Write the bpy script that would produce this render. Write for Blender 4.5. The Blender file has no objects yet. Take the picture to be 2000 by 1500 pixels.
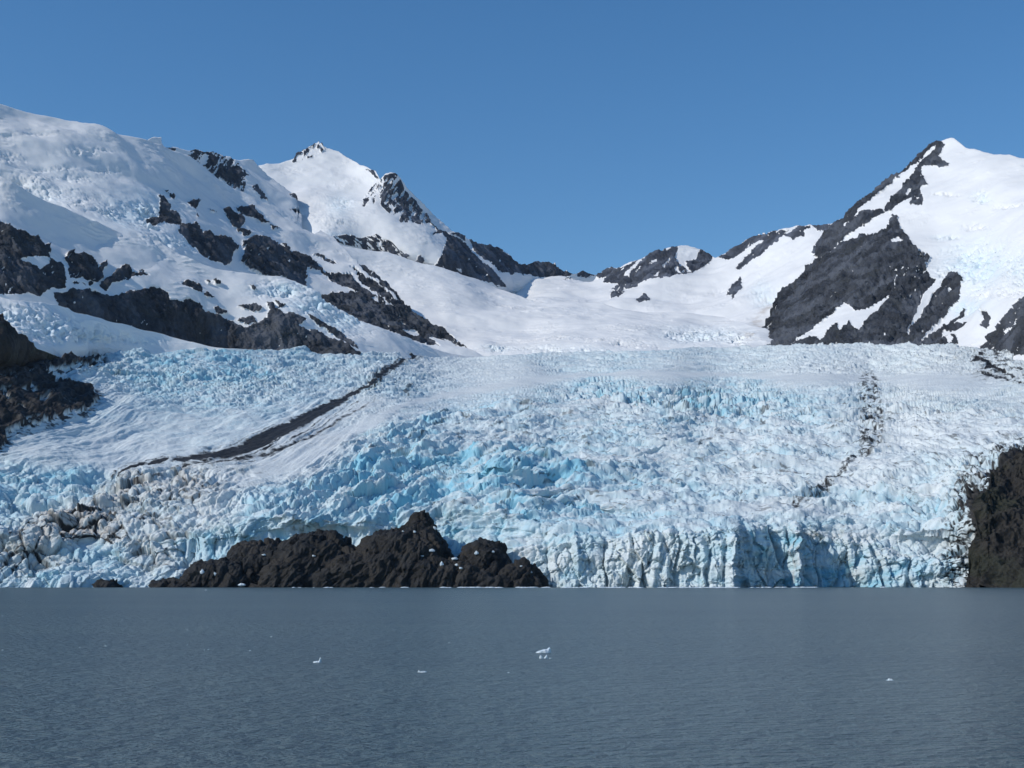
import bpy, math, random
import numpy as np

rng = np.random.RandomState(7)
random.seed(7)
F = 2747.0          # focal length in photo pixels (2000 wide)
CX, CY = 1000.0, 750.0
H0 = 6.0            # eye height above the lake, metres
PITCH = math.atan((1135.0 - CY) / F)
SP, CP = math.sin(PITCH), math.cos(PITCH)
SUN_AZ, SUN_EL = math.radians(67), math.radians(37)   # azimuth measured from behind the camera towards its left
f32 = np.float32
S = bpy.context.scene
COL = S.collection

# ------------------------------------------------------------------ helpers
def world(u, v, d):
    """the point of the terrain at ground distance d seen in direction (u, v)"""
    u = np.asarray(u, float); v = np.asarray(v, float); d = np.asarray(d, float)
    a = (CY - v) / F
    dy = CP - a * SP
    dz = SP + a * CP
    return np.stack([(u - CX) / F / dy * d, d * np.ones_like(u), H0 + d * dz / dy], -1)

def lake(u, v):
    a = (CY - v) / F
    d = -H0 * (CP - a * SP) / (SP + a * CP)
    p = world(u, v, d)
    return (float(p[0]), float(p[1]), 0.0)

def Z1(pts): return [(x / 2.727, 150 + y / 2.727) for x, y in pts]
def Z2(pts): return [(500 + x / 2.727, 230 + y / 2.727) for x, y in pts]
def Z3(pts): return [(1100 + x / 2.2222, 230 + y / 2.2222) for x, y in pts]
def Z4(pts): return [(x / 2.5, 560 + y / 2.5) for x, y in pts]
def Z7(pts): return [(x / 5.0, 680 + y / 5.0) for x, y in pts]
def Z8(pts): return [(1700 + x / 4.413, 660 + y / 4.413) for x, y in pts]

PERM = rng.permutation(4096).astype(np.int32)
PERM = np.concatenate([PERM, PERM])
g = rng.normal(size=(4096, 3)); GRAD = (g / np.linalg.norm(g, axis=1, keepdims=True)).astype(f32)
RND = rng.rand(4096, 6).astype(f32)

def hidx(ix, iy, iz):
    h = PERM[(ix & 4095)]
    h = PERM[(h + iy) & 4095]
    return PERM[(h + iz) & 4095]

def perlin(P):
    P = P.astype(f32)
    I = np.floor(P).astype(np.int32)
    fr = P - I
    w = fr * fr * fr * (fr * (fr * 6 - 15) + 10)
    out = 0
    for a in (0, 1):
        wx = w[:, 0] if a else 1 - w[:, 0]
        for b in (0, 1):
            wy = w[:, 1] if b else 1 - w[:, 1]
            for c in (0, 1):
                wz = w[:, 2] if c else 1 - w[:, 2]
                G = GRAD[hidx(I[:, 0] + a, I[:, 1] + b, I[:, 2] + c)]
                dot = G[:, 0] * (fr[:, 0] - a) + G[:, 1] * (fr[:, 1] - b) + G[:, 2] * (fr[:, 2] - c)
                out = out + dot * wx * wy * wz
    return out * 1.6

def fbm(P, octv=4, gain=.5):
    s, a, t = 0, 1.0, 0
    for o in range(octv):
        s = s + a * perlin(P * (2.03 ** o) + 17.3 * o); t += a; a *= gain
    return s / t

def ridged(P, octv=4, gain=.5):
    s, a, t = 0, 1.0, 0
    for o in range(octv):
        n = 1 - np.abs(perlin(P * (2.05 ** o) + 31.7 * o)) * 2
        s = s + a * n; t += a; a *= gain
    return s / t

def worley(P):
    """F1, F2, offset to the nearest centre, index of its cell"""
    P = P.astype(f32)
    I = np.floor(P).astype(np.int32)
    n = len(P)
    f1 = np.full(n, 9., f32); f2 = np.full(n, 9., f32)
    vec = np.zeros((n, 3), f32); idx = np.zeros(n, np.int32)
    for a in (-1, 0, 1):
        for b in (-1, 0, 1):
            for c in (-1, 0, 1):
                J = I + np.array([a, b, c], np.int32)
                h = hidx(J[:, 0], J[:, 1], J[:, 2])
                D = P - (J + RND[h, :3])
                d = np.sqrt((D * D).sum(1))
                near = d < f1
                f2 = np.where(near, f1, np.minimum(f2, d))
                f1 = np.where(near, d, f1)
                vec[near] = D[near]; idx[near] = h[near]
    return f1, f2, vec, idx

def sstep(a, b, x):
    t = np.clip((x - a) / (b - a), 0, 1)
    return t * t * (3 - 2 * t)

def tps(ctrl):
    """smooth surface through (u, v, value) points"""
    c = np.array(ctrl, float)
    X = c[:, :2] / 1000.0
    n = len(c)
    def phi(r2): return np.where(r2 > 1e-12, r2 * np.log(np.maximum(r2, 1e-12)), 0)
    r2 = ((X[:, None] - X[None]) ** 2).sum(-1)
    A = np.zeros((n + 3, n + 3))
    A[:n, :n] = phi(r2) + np.eye(n) * 1e-3
    A[:n, n] = 1; A[:n, n + 1:] = X
    A[n, :n] = 1; A[n + 1:, :n] = X.T
    w = np.linalg.solve(A, np.concatenate([c[:, 2], [0, 0, 0]]))
    def f(u, v):
        s = w[n] + w[n + 1] * u / 1000 + w[n + 2] * v / 1000
        for i in range(n):
            s = s + w[i] * phi((u / 1000 - X[i, 0]) ** 2 + (v / 1000 - X[i, 1]) ** 2)
        return s
    return f

def sdf(u, v, poly):
    """signed distance in photo pixels to a traced outline, positive inside; far points are left at -30"""
    p = np.array(poly, float)
    out = np.full(u.shape, -30.0, f32)
    M = 25
    sel = (u > p[:, 0].min() - M) & (u < p[:, 0].max() + M) & (v > p[:, 1].min() - M) & (v < p[:, 1].max() + M)
    if not sel.any(): return out
    x = u[sel]; y = v[sel]
    d = np.full(x.shape, 1e9); ins = np.zeros(x.shape, bool)
    for i in range(len(p)):
        ax, ay = p[i - 1]; bx, by = p[i]
        ex, ey = bx - ax, by - ay
        t = np.clip(((x - ax) * ex + (y - ay) * ey) / (ex * ex + ey * ey + 1e-9), 0, 1)
        d = np.minimum(d, (x - ax - t * ex) ** 2 + (y - ay - t * ey) ** 2)
        if ay != by:
            c = ((ay > y) != (by > y)) & (x < ex * (y - ay) / (by - ay) + ax)
            ins ^= c
    d = np.sqrt(d)
    out[sel] = np.where(ins, d, -d)
    return out

def mask(u, v, pos, neg=()):
    m = np.full(u.shape, -30.0, f32)
    for p in pos: m = np.maximum(m, sdf(u, v, p))
    for p in neg: m = np.minimum(m, -sdf(u, v, p))
    return m

def polyline(u, v, pts):
    """distance minus half-width to a poly-line of (u, v, halfwidth); positive inside"""
    best = np.full(u.shape, -200.0)
    for (ax, ay, aw), (bx, by, bw) in zip(pts[:-1], pts[1:]):
        ex, ey = bx - ax, by - ay
        t = np.clip(((u - ax) * ex + (v - ay) * ey) / (ex * ex + ey * ey + 1e-9), 0, 1)
        d = np.hypot(u - ax - t * ex, v - ay - t * ey)
        best = np.maximum(best, aw + t * (bw - aw) - d)
    return best

def blobs(u, v, lst):
    s = 0 * u
    for cu, cv, ru, rv, a in lst:
        s = np.maximum(s, a * np.exp(-(((u - cu) / ru) ** 2 + ((v - cv) / rv) ** 2)))
    return s

def sblobs(u, v, lst):
    s = 0 * u
    for cu, cv, ru, rv, a in lst:
        s = s + a * np.exp(-(((u - cu) / ru) ** 2 + ((v - cv) / rv) ** 2))
    return s

def tag(o, label=None, cat=None, group=None, kind=None):
    if label: o['label'] = label
    if cat: o['category'] = cat
    if group: o['group'] = group
    if kind: o['kind'] = kind
    return o

def link_mesh(name, V, Q, mats, attrs=None, parent=None, smooth=True, midx=None):
    me = bpy.data.meshes.new(name)
    V = np.asarray(V, f32); Q = np.asarray(Q, np.int32)
    me.vertices.add(len(V)); me.vertices.foreach_set('co', V.ravel())
    k = Q.shape[1]
    me.loops.add(Q.size); me.loops.foreach_set('vertex_index', Q.ravel())
    me.polygons.add(len(Q)); me.polygons.foreach_set('loop_start', np.arange(0, Q.size, k, dtype=np.int32))
    try: me.polygons.foreach_set('loop_total', np.full(len(Q), k, np.int32))
    except Exception: pass
    me.update(calc_edges=True)
    me.polygons.foreach_set('use_smooth', np.full(len(Q), bool(smooth)))
    for m in mats: me.materials.append(m)
    for an, arr in (attrs or {}).items():
        a = me.attributes.new(an, 'FLOAT', 'POINT')
        a.data.foreach_set('value', np.asarray(arr, f32))
    me.validate()
    o = bpy.data.objects.new(name, me); COL.objects.link(o)
    if parent: o.parent = parent
    return o

def grid_faces(R, C):
    i = np.arange((R - 1) * C).reshape(R - 1, C)[:, :-1].ravel()
    return np.stack([i, i + C, i + C + 1, i + 1], 1)

def subset(V, Q, attrs, sel):
    q = Q[sel]; used = np.unique(q)
    m = np.zeros(len(V), np.int32); m[used] = np.arange(len(used))
    return V[used], m[q], {k: a[used] for k, a in attrs.items()}

def components(flag):
    """label connected patches of a boolean face grid"""
    R, C = flag.shape
    lab = np.zeros(flag.shape, np.int32); n = 0; sizes = []
    fl = flag.copy()
    ys, xs = np.nonzero(flag)
    for y, x in zip(ys.tolist(), xs.tolist()):
        if lab[y, x]: continue
        n += 1; st = [(y, x)]; lab[y, x] = n; c = 0
        while st:
            a, b = st.pop(); c += 1
            for a2, b2 in ((a + 1, b), (a - 1, b), (a, b + 1), (a, b - 1)):
                if 0 <= a2 < R and 0 <= b2 < C and fl[a2, b2] and not lab[a2, b2]:
                    lab[a2, b2] = n; st.append((a2, b2))
        sizes.append(c)
    return lab, sizes

def normals(G):
    du = np.gradient(G, axis=1); dv = np.gradient(G, axis=0)
    N = np.cross(dv, du)
    N /= np.linalg.norm(N, axis=2, keepdims=True) + 1e-9
    flip = (N * G).sum(2) > 0      # face the lake
    N[flip] *= -1
    return N

def terrain(name, top, bot, ctrl, u0, u1, du, dv, relief, mats, info, part=None, part_field=None, part_min=60, skirt=(8, .02, 6), dfun=None, edge_noise=0):
    C = int((u1 - u0) / du) + 1
    u = np.linspace(u0, u1, C)
    tp = np.array(top); bt = np.array(bot)
    tv = np.interp(u, tp[:, 0], tp[:, 1]); bv = np.interp(u, bt[:, 0], bt[:, 1])
    if edge_noise:
        e = np.stack([u / 9, 0 * u + 3.3, 0 * u + sum(map(ord, name)) % 97], 1)
        tv = tv + edge_noise * fbm(e, 4, .65)
    bv = np.maximum(bv, tv + 2)
    R = int((bv - tv).max() / dv) + 2
    s = np.linspace(0, 1, R)[:, None]
    U = np.broadcast_to(u[None], (R, C)).astype(float)
    Vv = tv[None] + (bv - tv)[None] * s
    if dfun is None:
        f = tps([(a, b, math.log(c)) for a, b, c in ctrl])
        D = np.exp(f(U, Vv))
    else:
        D = dfun(U, Vv)
    G = world(U, Vv, D)
    N = normals(G)
    P = G.reshape(-1, 3); Nf = N.reshape(-1, 3)
    disp, attrs = relief(P, Nf, U.ravel(), Vv.ravel())
    P2 = P + Nf * disp[:, None]
    G2 = P2.reshape(R, C, 3)
    # the far side: the ground falls away behind the crest
    k, back, drop = skirt
    if k:
        rows = []
        for i in range(k, 0, -1):
            q = G2[0].copy()
            sc = 1 + back * i
            q[:, 0] *= sc; q[:, 1] *= sc
            q[:, 2] = G2[0][:, 2] - drop * i * i * .5 - drop * i * .4
            rows.append(q)
        G2 = np.concatenate([np.stack(rows), G2])
        for kx in attrs:
            a = attrs[kx].reshape(R, C)
            attrs[kx] = np.concatenate([np.repeat(a[:1], k, 0), a]).ravel()
        R += k
    V = G2.reshape(-1, 3); Q = grid_faces(R, C)
    label, cat = info
    if part:
        fld = attrs[part_field].reshape(R, C)
        fm = (fld[:-1, :-1] + fld[1:, 1:] + fld[:-1, 1:] + fld[1:, :-1]) / 4 > .5
        lab, sizes = components(fm)
        big = sorted([(c, i + 1) for i, c in enumerate(sizes) if c >= part_min], reverse=True)[:40]
        lab = lab.ravel()
        keep = ~np.isin(lab, [i for c, i in big])
        v, q, a = subset(V, Q, attrs, keep)
        o = link_mesh(name, v, q, mats, a)
        for c, i in big:
            v, q, a = subset(V, Q, attrs, lab == i)
            link_mesh(part, v, q, mats, a, parent=o)
    else:
        o = link_mesh(name, V, Q, mats, attrs)
    tag(o, label, cat, kind='structure')
    return o

# ------------------------------------------------------------------ materials
def new_mat(name):
    m = bpy.data.materials.new(name); m.use_nodes = True
    nt = m.node_tree; nt.nodes.clear()
    return m, nt
def node(nt, t, **kw):
    n = nt.nodes.new(t)
    for k, v in kw.items():
        if k.startswith('i_'): n.inputs[k[2:].replace('_', ' ')].default_value = v
        else: setattr(n, k, v)
    return n
def mixc(nt, fac, a, b, blend='MIX'):
    n = node(nt, 'ShaderNodeMix', data_type='RGBA', blend_type=blend)
    for s, v in ((n.inputs[0], fac), (n.inputs[6], a), (n.inputs[7], b)):
        if hasattr(v, 'links') or hasattr(v, 'is_linked'): nt.links.new(v, s)
        elif isinstance(v, (int, float)): s.default_value = v
        else: s.default_value = (*v, 1)
    return n.outputs[2]
def mth(nt, op, a, b=0.0, c=0.0):
    n = node(nt, 'ShaderNodeMath', operation=op)
    for s, v in zip(n.inputs, (a, b, c)):
        if isinstance(v, (int, float)): s.default_value = v
        else: nt.links.new(v, s)
    return n.outputs[0]
def mrange(nt, v, a, b, c=0.0, d=1.0, smooth=True):
    n = node(nt, 'ShaderNodeMapRange', interpolation_type='SMOOTHSTEP' if smooth else 'LINEAR')
    nt.links.new(v, n.inputs[0])
    for i, x in enumerate((a, b, c, d)): n.inputs[i + 1].default_value = x
    return n.outputs[0]
def attr(nt, name):
    return node(nt, 'ShaderNodeAttribute', attribute_name=name).outputs['Fac']
def noise(nt, scale, detail=4, rough=.55, vec=None, stretch=None):
    if vec is None:
        vec = node(nt, 'ShaderNodeNewGeometry').outputs['Position']
    if stretch:
        mp = node(nt, 'ShaderNodeMapping'); mp.inputs['Scale'].default_value = stretch
        nt.links.new(vec, mp.inputs[0]); vec = mp.outputs[0]
    n = node(nt, 'ShaderNodeTexNoise', i_Scale=scale, i_Detail=detail, i_Roughness=rough)
    nt.links.new(vec, n.inputs['Vector'])
    return n.outputs['Fac']
def finish(nt, color, rough, bump=None, bdist=1.0, bstr=1.0, spec=.3, rcol=None):
    p = node(nt, 'ShaderNodeBsdfPrincipled')
    p.inputs['Specular IOR Level'].default_value = spec
    if hasattr(color, 'is_linked'): nt.links.new(color, p.inputs['Base Color'])
    else: p.inputs['Base Color'].default_value = (*color, 1)
    if hasattr(rough, 'is_linked'): nt.links.new(rough, p.inputs['Roughness'])
    else: p.inputs['Roughness'].default_value = rough
    if bump is not None:
        b = node(nt, 'ShaderNodeBump'); b.inputs['Strength'].default_value = bstr; b.inputs['Distance'].default_value = bdist
        nt.links.new(bump, b.inputs['Height']); nt.links.new(b.outputs[0], p.inputs['Normal'])
    o = node(nt, 'ShaderNodeOutputMaterial'); nt.links.new(p.outputs[0], o.inputs[0])
    return p

def ground_material(name, snow, ice, rock_a, rock_b, lichen, grain=.12):
    """snow, glacier ice and bedrock, mixed by the surveyed fields rock / blue / dirt"""
    m, nt = new_mat(name)
    n1 = noise(nt, .02, 5, .6); n2 = noise(nt, .15, 4, .6); n3 = noise(nt, .006, 3, .5)
    gully = noise(nt, .03, 5, .65, stretch=(1, 1, .25))
    lit_streaks = noise(nt, .011, 6, .65, stretch=(1, 1, .22))
    rockc = mixc(nt, mrange(nt, gully, .35, .65), rock_a, rock_b)  # gully light and shade put into the rock colour as well as the bump
    rockc = mixc(nt, mrange(nt, lit_streaks, .45, .62, 0, .85), rockc, tuple(min(1, c * 2.6) for c in rock_b))  # broad paler streaks painted in as sunlit gullies
    rockc = mixc(nt, mth(nt, 'MULTIPLY', mrange(nt, n1, .5, .7), .6), rockc, lichen)
    rockc = mixc(nt, mrange(nt, n2, .3, .8, 0, .5), rockc, tuple(min(1, c * 1.9) for c in rock_b))
    snowc = mixc(nt, mrange(nt, n3, .4, .7, 0, .35), snow, tuple(c * .9 for c in snow))
    icec = mixc(nt, mrange(nt, n1, .35, .7, 0, .5), ice, tuple(min(1, c * 1.18) for c in ice))
    col = mixc(nt, attr(nt, 'blue'), snowc, icec)
    fine = mth(nt, 'MULTIPLY', mth(nt, 'SUBTRACT', n2, .5), .7)
    dd = mrange(nt, mth(nt, 'ADD', attr(nt, 'tint'), fine), .15, 1.0)
    col = mixc(nt, mth(nt, 'MULTIPLY', dd, .75), col, (.47, .41, .355))
    dirt = mrange(nt, mth(nt, 'ADD', attr(nt, 'dirt'), mth(nt, 'MULTIPLY', fine, .5)), .22, .85, smooth=False)
    dirtc = mixc(nt, mrange(nt, n2, .35, .65), (.013, .0135, .015), (.040, .038, .037))
    col = mixc(nt, dirt, col, dirtc)
    rk = mrange(nt, mth(nt, 'ADD', attr(nt, 'rock'), mth(nt, 'MULTIPLY', fine, .5)), .35, .65)
    col = mixc(nt, rk, col, rockc)
    hs_ = mth(nt, 'ADD', noise(nt, .25, 5, .55), mth(nt, 'MULTIPLY', gully, 2.0))
    h = mth(nt, 'MULTIPLY', hs_, mth(nt, 'ADD', mth(nt, 'MULTIPLY', rk, 1.1), grain * .75))
    finish(nt, col, mrange(nt, rk, 0, 1, .6, .85), h, 3.0, .6, spec=.2)
    return m

SNOW = (.82, .82, .815)
M_MTN = ground_material('mountain_snow_and_rock', SNOW, (.58, .74, .82), (.011, .013, .017), (.040, .044, .053), (.034, .036, .032))
M_FAR = ground_material('far_snow_and_rock', SNOW, (.60, .77, .85), (.018, .021, .030), (.050, .056, .070), (.05, .05, .052))  # rock paler and bluer: part of the distance haze is in its colour
M_GLA = ground_material('glacier_ice', (.68, .72, .725), (.25, .51, .63), (.022, .021, .022), (.060, .055, .050), (.05, .045, .04), grain=.5)

def rock_material(name, a, b, moss):
    m, nt = new_mat(name)
    n1 = noise(nt, .05, 6, .65); n2 = noise(nt, .35, 5, .6); n3 = noise(nt, .018, 3, .5)
    st = noise(nt, .09, 5, .6, stretch=(1, 1, .3))
    c = mixc(nt, mrange(nt, st, .35, .65), a, b)
    c = mixc(nt, mrange(nt, n3, .48, .62, 0, .7), c, moss)
    c = mixc(nt, mrange(nt, n2, .55, .8, 0, .5), c, tuple(x * 2.3 for x in b))
    c = mixc(nt, mrange(nt, n1, .55, .72, 0, .6), c, tuple(x * .45 for x in a))
    finish(nt, c, .75, mth(nt, 'ADD', n2, mth(nt, 'MULTIPLY', n1, 2)), 3.0, .5, spec=.3)
    return m
M_ROCK = rock_material('shore_rock', (.006, .0065, .0075), (.024, .0245, .0255), (.032, .028, .024))
M_HEAD = rock_material('headland_rock', (.014, .013, .012), (.034, .030, .025), (.024, .028, .017))

def ice_material():
    m, nt = new_mat('floating_ice')
    n = noise(nt, 3.0, 4, .6)
    c = mixc(nt, mrange(nt, n, .35, .65), (.52, .63, .69), (.74, .79, .82))
    finish(nt, c, .35, n, .05, .4, spec=.5)
    return m
M_ICE = ice_material()

def water_material():
    m, nt = new_mat('lake_water')
    geo = node(nt, 'ShaderNodeNewGeometry').outputs['Position']
    w1 = noise(nt, 1.7, 4, .6, geo, (.6, 1, 1))
    w2 = noise(nt, .5, 4, .6, geo, (.8, 1.0, 1))
    w3 = noise(nt, .05, 3, .6, geo, (.35, 1, 1))
    h = mth(nt, 'ADD', mth(nt, 'MULTIPLY', w1, 1.15), mth(nt, 'ADD', mth(nt, 'MULTIPLY', w2, 1.3), mth(nt, 'MULTIPLY', w3, 1.5)))
    silt = noise(nt, .02, 4, .6, geo, (.25, 1, 1))
    c = mixc(nt, mrange(nt, silt, .35, .65), (.066, .110, .130), (.086, .134, .150))
    p = finish(nt, c, .28, h, 1.0, 1.0, spec=.4)
    p.inputs['IOR'].default_value = 1.33
    return m
M_WATER = water_material()

# ------------------------------------------------------------------ ice relief (seracs, crevasses)
def serac(P, size=26., zs=1.0, seed=0., warp=.35):
    w = np.stack([perlin(P / size * .8 + 5 + seed), perlin(P / size * .8 + 55 + seed), perlin(P / size * .8 + 95 + seed)], 1) * warp
    f1, f2, vec, idx = worley(P / np.array([size, size * .72, size * zs]) + w + seed)
    r = RND[idx]
    tilt = (r[:, 0:3] - .5) * 2
    block = (r[:, 3] - .5) * 1.0 + (tilt * vec).sum(1) * 1.1 - f1 * .35
    crev = 1 - sstep(0.0, .22, f2 - f1)
    return block, crev, r[:, 4]

# ------------------------------------------------------------------ the mountains
def mountain_relief(pos, neg, rough_b=(), blue_b=(), streak=None, rough_rock=1.0, tintf=None, seed=0., undul=1.0):
    def fn(P, N, u, v):
        wp = fbm(np.stack([u / 14, v / 14, 0 * u + seed], 1), 4, .6) * 6
        wq = fbm(np.stack([u / 14 + 40, v / 14, 0 * u + seed], 1), 4, .6) * 6
        hf = np.stack([u / 4.5, v / 4.5, 0 * u + seed], 1)
        wp = wp + 2.6 * fbm(hf, 2); wq = wq + 2.6 * fbm(hf + 30, 2)
        m = mask(u + wp, v + wq, pos, neg)
        lg = fbm(np.stack([(u + v * .9) / 5.5 + wp * .1, (v - u * .9) / 30, 0 * u + seed], 1), 3, .6) + .35 * fbm(P / 160 + seed, 2)
        m = np.minimum(m, 3.5 - 26 * np.clip(lg - .45, 0, 1) / .12)
        if streak is not None:
            for poly, ang, cover in streak:
                s = sdf(u, v, poly)
                ca, sa = math.cos(ang), math.sin(ang)
                a_ = (u * ca + v * sa); b_ = (-u * sa + v * ca)
                n = .75 * fbm(np.stack([a_ / 24 + wp * .1, b_ / 5 + wq * .12, 0 * u + seed], 1), 4, .62) + .45 * fbm(np.stack([u / 13, v / 13, 0 * u + seed], 1), 3)
                t = (n - (0.28 - cover * .56)) * 14
                t = np.minimum(t, s + 3)
                m = np.maximum(m, t)
        rock = sstep(-1.3, 1.3, m)
        deep = sstep(0, 14, m)
        rough = np.clip(blobs(u, v, rough_b), 0, 1.25)
        edge = fbm(P / 60 + 9, 3)
        rough = np.clip(rough + rough * edge * 1.2, 0, 1) ** 1.4
        snow = undul * (fbm(P / 330 + seed, 3) * 34 + fbm(P / 110 + 3, 3) * 6.5) + fbm(P / 30, 3) * .9 + np.maximum(0, ridged(P / np.array([60, 60, 14.]) + seed, 3) - .45) * 5 * sstep(-.1, .3, fbm(P / 130 + 8, 2))
        b1, c1, id1 = serac(P, 34, 1, 3)
        b2, c2, id2 = serac(P, 13, 1, 8)
        snow = snow + rough * (b1 * 8 - c1 * 6 + b2 * 4 - c2 * 2.4)
        q = P / np.array([48, 48, 190.]) + .35 * np.stack([perlin(P / 90), perlin(P / 90 + 7), 0 * u], 1)
        fa, fb, fi = serac(P, 42, 1.6, 5.)
        rk = (ridged(q + seed, 5, .58) - .35) * 34 * rough_rock + fa * 10 * rough_rock - fb * 2 + (ridged(P / np.array([13, 13, 40.]), 3, .6) - .3) * 6.5 + fbm(P / 6, 2) * 1.5
        disp = snow * (1 - rock) + rock * (snow * .4 + rk * (.3 + .7 * deep) + 1.5)
        blue = np.clip(blobs(u, v, blue_b) * (.6 + .5 * c1 + .3 * edge + .3 * (id1 - .5)), 0, 1)
        att = dict(rock=rock, blue=blue, dirt=0 * rock, tint=(tintf(u, v, P) if tintf else 0 * rock))
        return disp, att
    return fn

LROCK = [
 Z1([(-60,760),(0,770),(60,790),(80,815),(140,825),(160,850),(200,840),(225,880),(240,900),(265,872),(275,900),(262,950),(275,985),(320,990),(340,1040),(345,1100),(330,1140),(290,1130),(240,1150),(205,1180),(150,1165),(60,1160),(0,1155),(-400,1100),(-400,700)]),
 Z1([(345,960),(380,915),(410,905),(400,935),(440,930),(480,950),(510,965),(545,1010),(558,1060),(530,1080),(470,1090),(440,1075),(365,1080),(360,1030),(365,985)]),
 Z1([(560,1075),(600,1050),(640,1020),(665,995),(690,1010),(700,1045),(740,1050),(750,1025),(770,1050),(790,1062),(720,1070),(660,1085),(600,1095),(565,1135),(540,1120),(545,1085)]),
 Z1([(540,985),(570,980),(575,1000),(555,1010)]), Z1([(692,945),(705,936),(722,948),(706,958)]),
 Z1([(275,1160),(340,1155),(370,1130),(400,1140),(470,1140),(560,1165),(600,1175),(650,1155),(720,1140),(780,1140),(800,1125),(850,1140),(890,1170),(890,1200),(960,1215),(1000,1190),(1060,1215),(1090,1250),(1150,1270),(1240,1300),(1270,1330),(1310,1335),(1360,1310),(1420,1280),(1440,1240),(1420,1200),(1450,1205),(1510,1250),(1580,1265),(1630,1290),(1590,1330),(1640,1350),(1700,1360),(1800,1410),(1925,1465),(1909,1500),(1200,1500),(1100,1480),(900,1450),(700,1420),(500,1370),(400,1300),(300,1230)]),
 Z1([(950,1115),(1010,1083),(1060,1105),(1085,1120),(1075,1150),(1050,1155),(1000,1130)]),
 Z1([(1085,1155),(1110,1140),(1150,1170),(1100,1175)]), Z1([(1140,1230),(1165,1215),(1210,1250),(1160,1268)]),
 Z1([(1275,1215),(1350,1205),(1400,1225),(1390,1245),(1340,1240),(1290,1228)]),
 Z1([(1260,1290),(1300,1280),(1350,1270),(1370,1300),(1330,1310),(1290,1305)]),
 Z1([(1100,1065),(1130,1080),(1115,1088)]), Z1([(1140,1065),(1180,1075),(1175,1095),(1150,1085)]), Z1([(1330,1100),(1375,1125),(1350,1125)]),
 Z1([(1460,1185),(1520,1220),(1490,1225)]), Z1([(1630,1260),(1700,1300),(1760,1330),(1800,1370),(1750,1350),(1690,1320)]),
 Z1([(1700,1300),(1780,1340),(1880,1410),(1909,1440),(1850,1425),(1750,1360)]),
 Z1([(380,1100),(400,1095),(412,1108),(390,1115)]), Z1([(430,1105),(455,1103),(450,1118)]), Z1([(470,1100),(485,1090),(490,1120),(475,1125)]),
]
LSNOW = [Z1([(105,975),(200,962),(260,970),(255,1005),(210,1032),(150,1000)])]
UROCK = [
 Z1([(845,630),(875,635),(905,680),(900,710),(940,730),(965,770),(955,800),(920,795),(870,785),(830,795),(805,805),(775,760),(790,750),(850,745),(850,700)]),
 Z1([(900,620),(930,630),(925,655),(905,640)]), Z1([(870,600),(905,605),(890,612)]),
 Z1([(1000,665),(1040,650),(1070,655),(1060,680),(1040,710),(1015,695)]), Z1([(1040,715),(1065,750),(1045,735)]), Z1([(1115,700),(1160,720),(1130,712)]),
 Z1([(950,800),(1000,785),(1040,780),(1080,830),(1120,815),(1150,840),(1200,840),(1250,870),(1280,900),(1240,930),(1245,970),(1200,1000),(1130,980),(1080,970),(1040,915),(1000,885),(950,840)]),
 Z1([(1190,690),(1240,700),(1290,735),(1305,770),(1280,800),(1340,830),(1300,850),(1280,820),(1240,790),(1200,720)]),
 Z1([(1260,690),(1340,680),(1380,720),(1430,780),(1400,770),(1360,745),(1310,740)]),
 Z1([(1300,870),(1350,850),(1400,850),(1470,880),(1540,920),(1590,930),(1650,960),(1700,1010),(1700,1040),(1640,1010),(1630,1060),(1640,1120),(1640,1150),(1600,1110),(1540,1070),(1480,1050),(1420,1040),(1340,1000),(1300,960),(1310,920)]),
 Z1([(1505,875),(1560,910),(1540,915)]), Z1([(1540,625),(1570,630),(1640,720),(1705,800),(1690,825),(1640,800),(1620,770),(1600,740),(1535,710),(1590,712),(1600,700)]),
 Z1([(1430,780),(1480,815),(1455,810)]),
 Z2([(260,745),(290,740),(340,790),(360,820),(430,835),(500,850),(560,900),(640,960),(600,960),(540,930),(470,900),(400,870),(360,830),(300,800)]),
 Z2([(300,725),(340,730),(400,780),(440,800),(400,790),(360,765)]), Z2([(490,815),(560,850),(600,885),(550,870)]),
 Z2([(310,935),(400,925),(520,925),(600,955),(655,990),(650,950),(600,915),(540,865),(600,870),(660,900),(740,980),(790,990),(850,1040),(900,1080),(990,1120),(1050,1180),(1125,1250),(1080,1235),(1000,1200),(920,1170),(970,1240),(900,1220),(800,1190),(720,1150),(640,1120),(560,1090),(480,1040),(400,1000),(340,960)]),
 Z2([(540,785),(600,820),(680,870),(740,920),(760,970),(700,930),(640,880),(580,850),(550,820)]),
 Z2([(740,930),(800,1000),(870,1055),(940,1100),(900,1085),(820,1030),(750,975)]),
]
USNOW = [Z2([(775,1120),(850,1130),(880,1165),(830,1170)]), Z2([(690,1105),(715,1105),(710,1120)]), Z2([(735,1040),(790,1080),(835,1120),(780,1090)]), Z2([(165,760),(182,765),(172,778)]),
         Z2([(640,935),(700,985),(735,1005),(690,990)]), Z2([(985,1180),(1040,1200),(1080,1235),(1020,1215)])]
CREST = [
 Z1([(1000,420),(1040,392),(1110,412),(1170,435),(1150,470),(1115,480),(1090,470),(1120,430),(1060,405),(1015,440)]),
 Z1([(1150,500),(1180,460),(1200,490),(1240,480),(1270,490),(1290,520),(1330,530),(1280,540),(1285,590),(1230,560),(1180,530)]),
 Z1([(1330,590),(1360,580),(1380,610),(1425,660),(1390,650),(1370,620)]), Z1([(880,375),(940,385),(935,398),(890,392)]),
]
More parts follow.
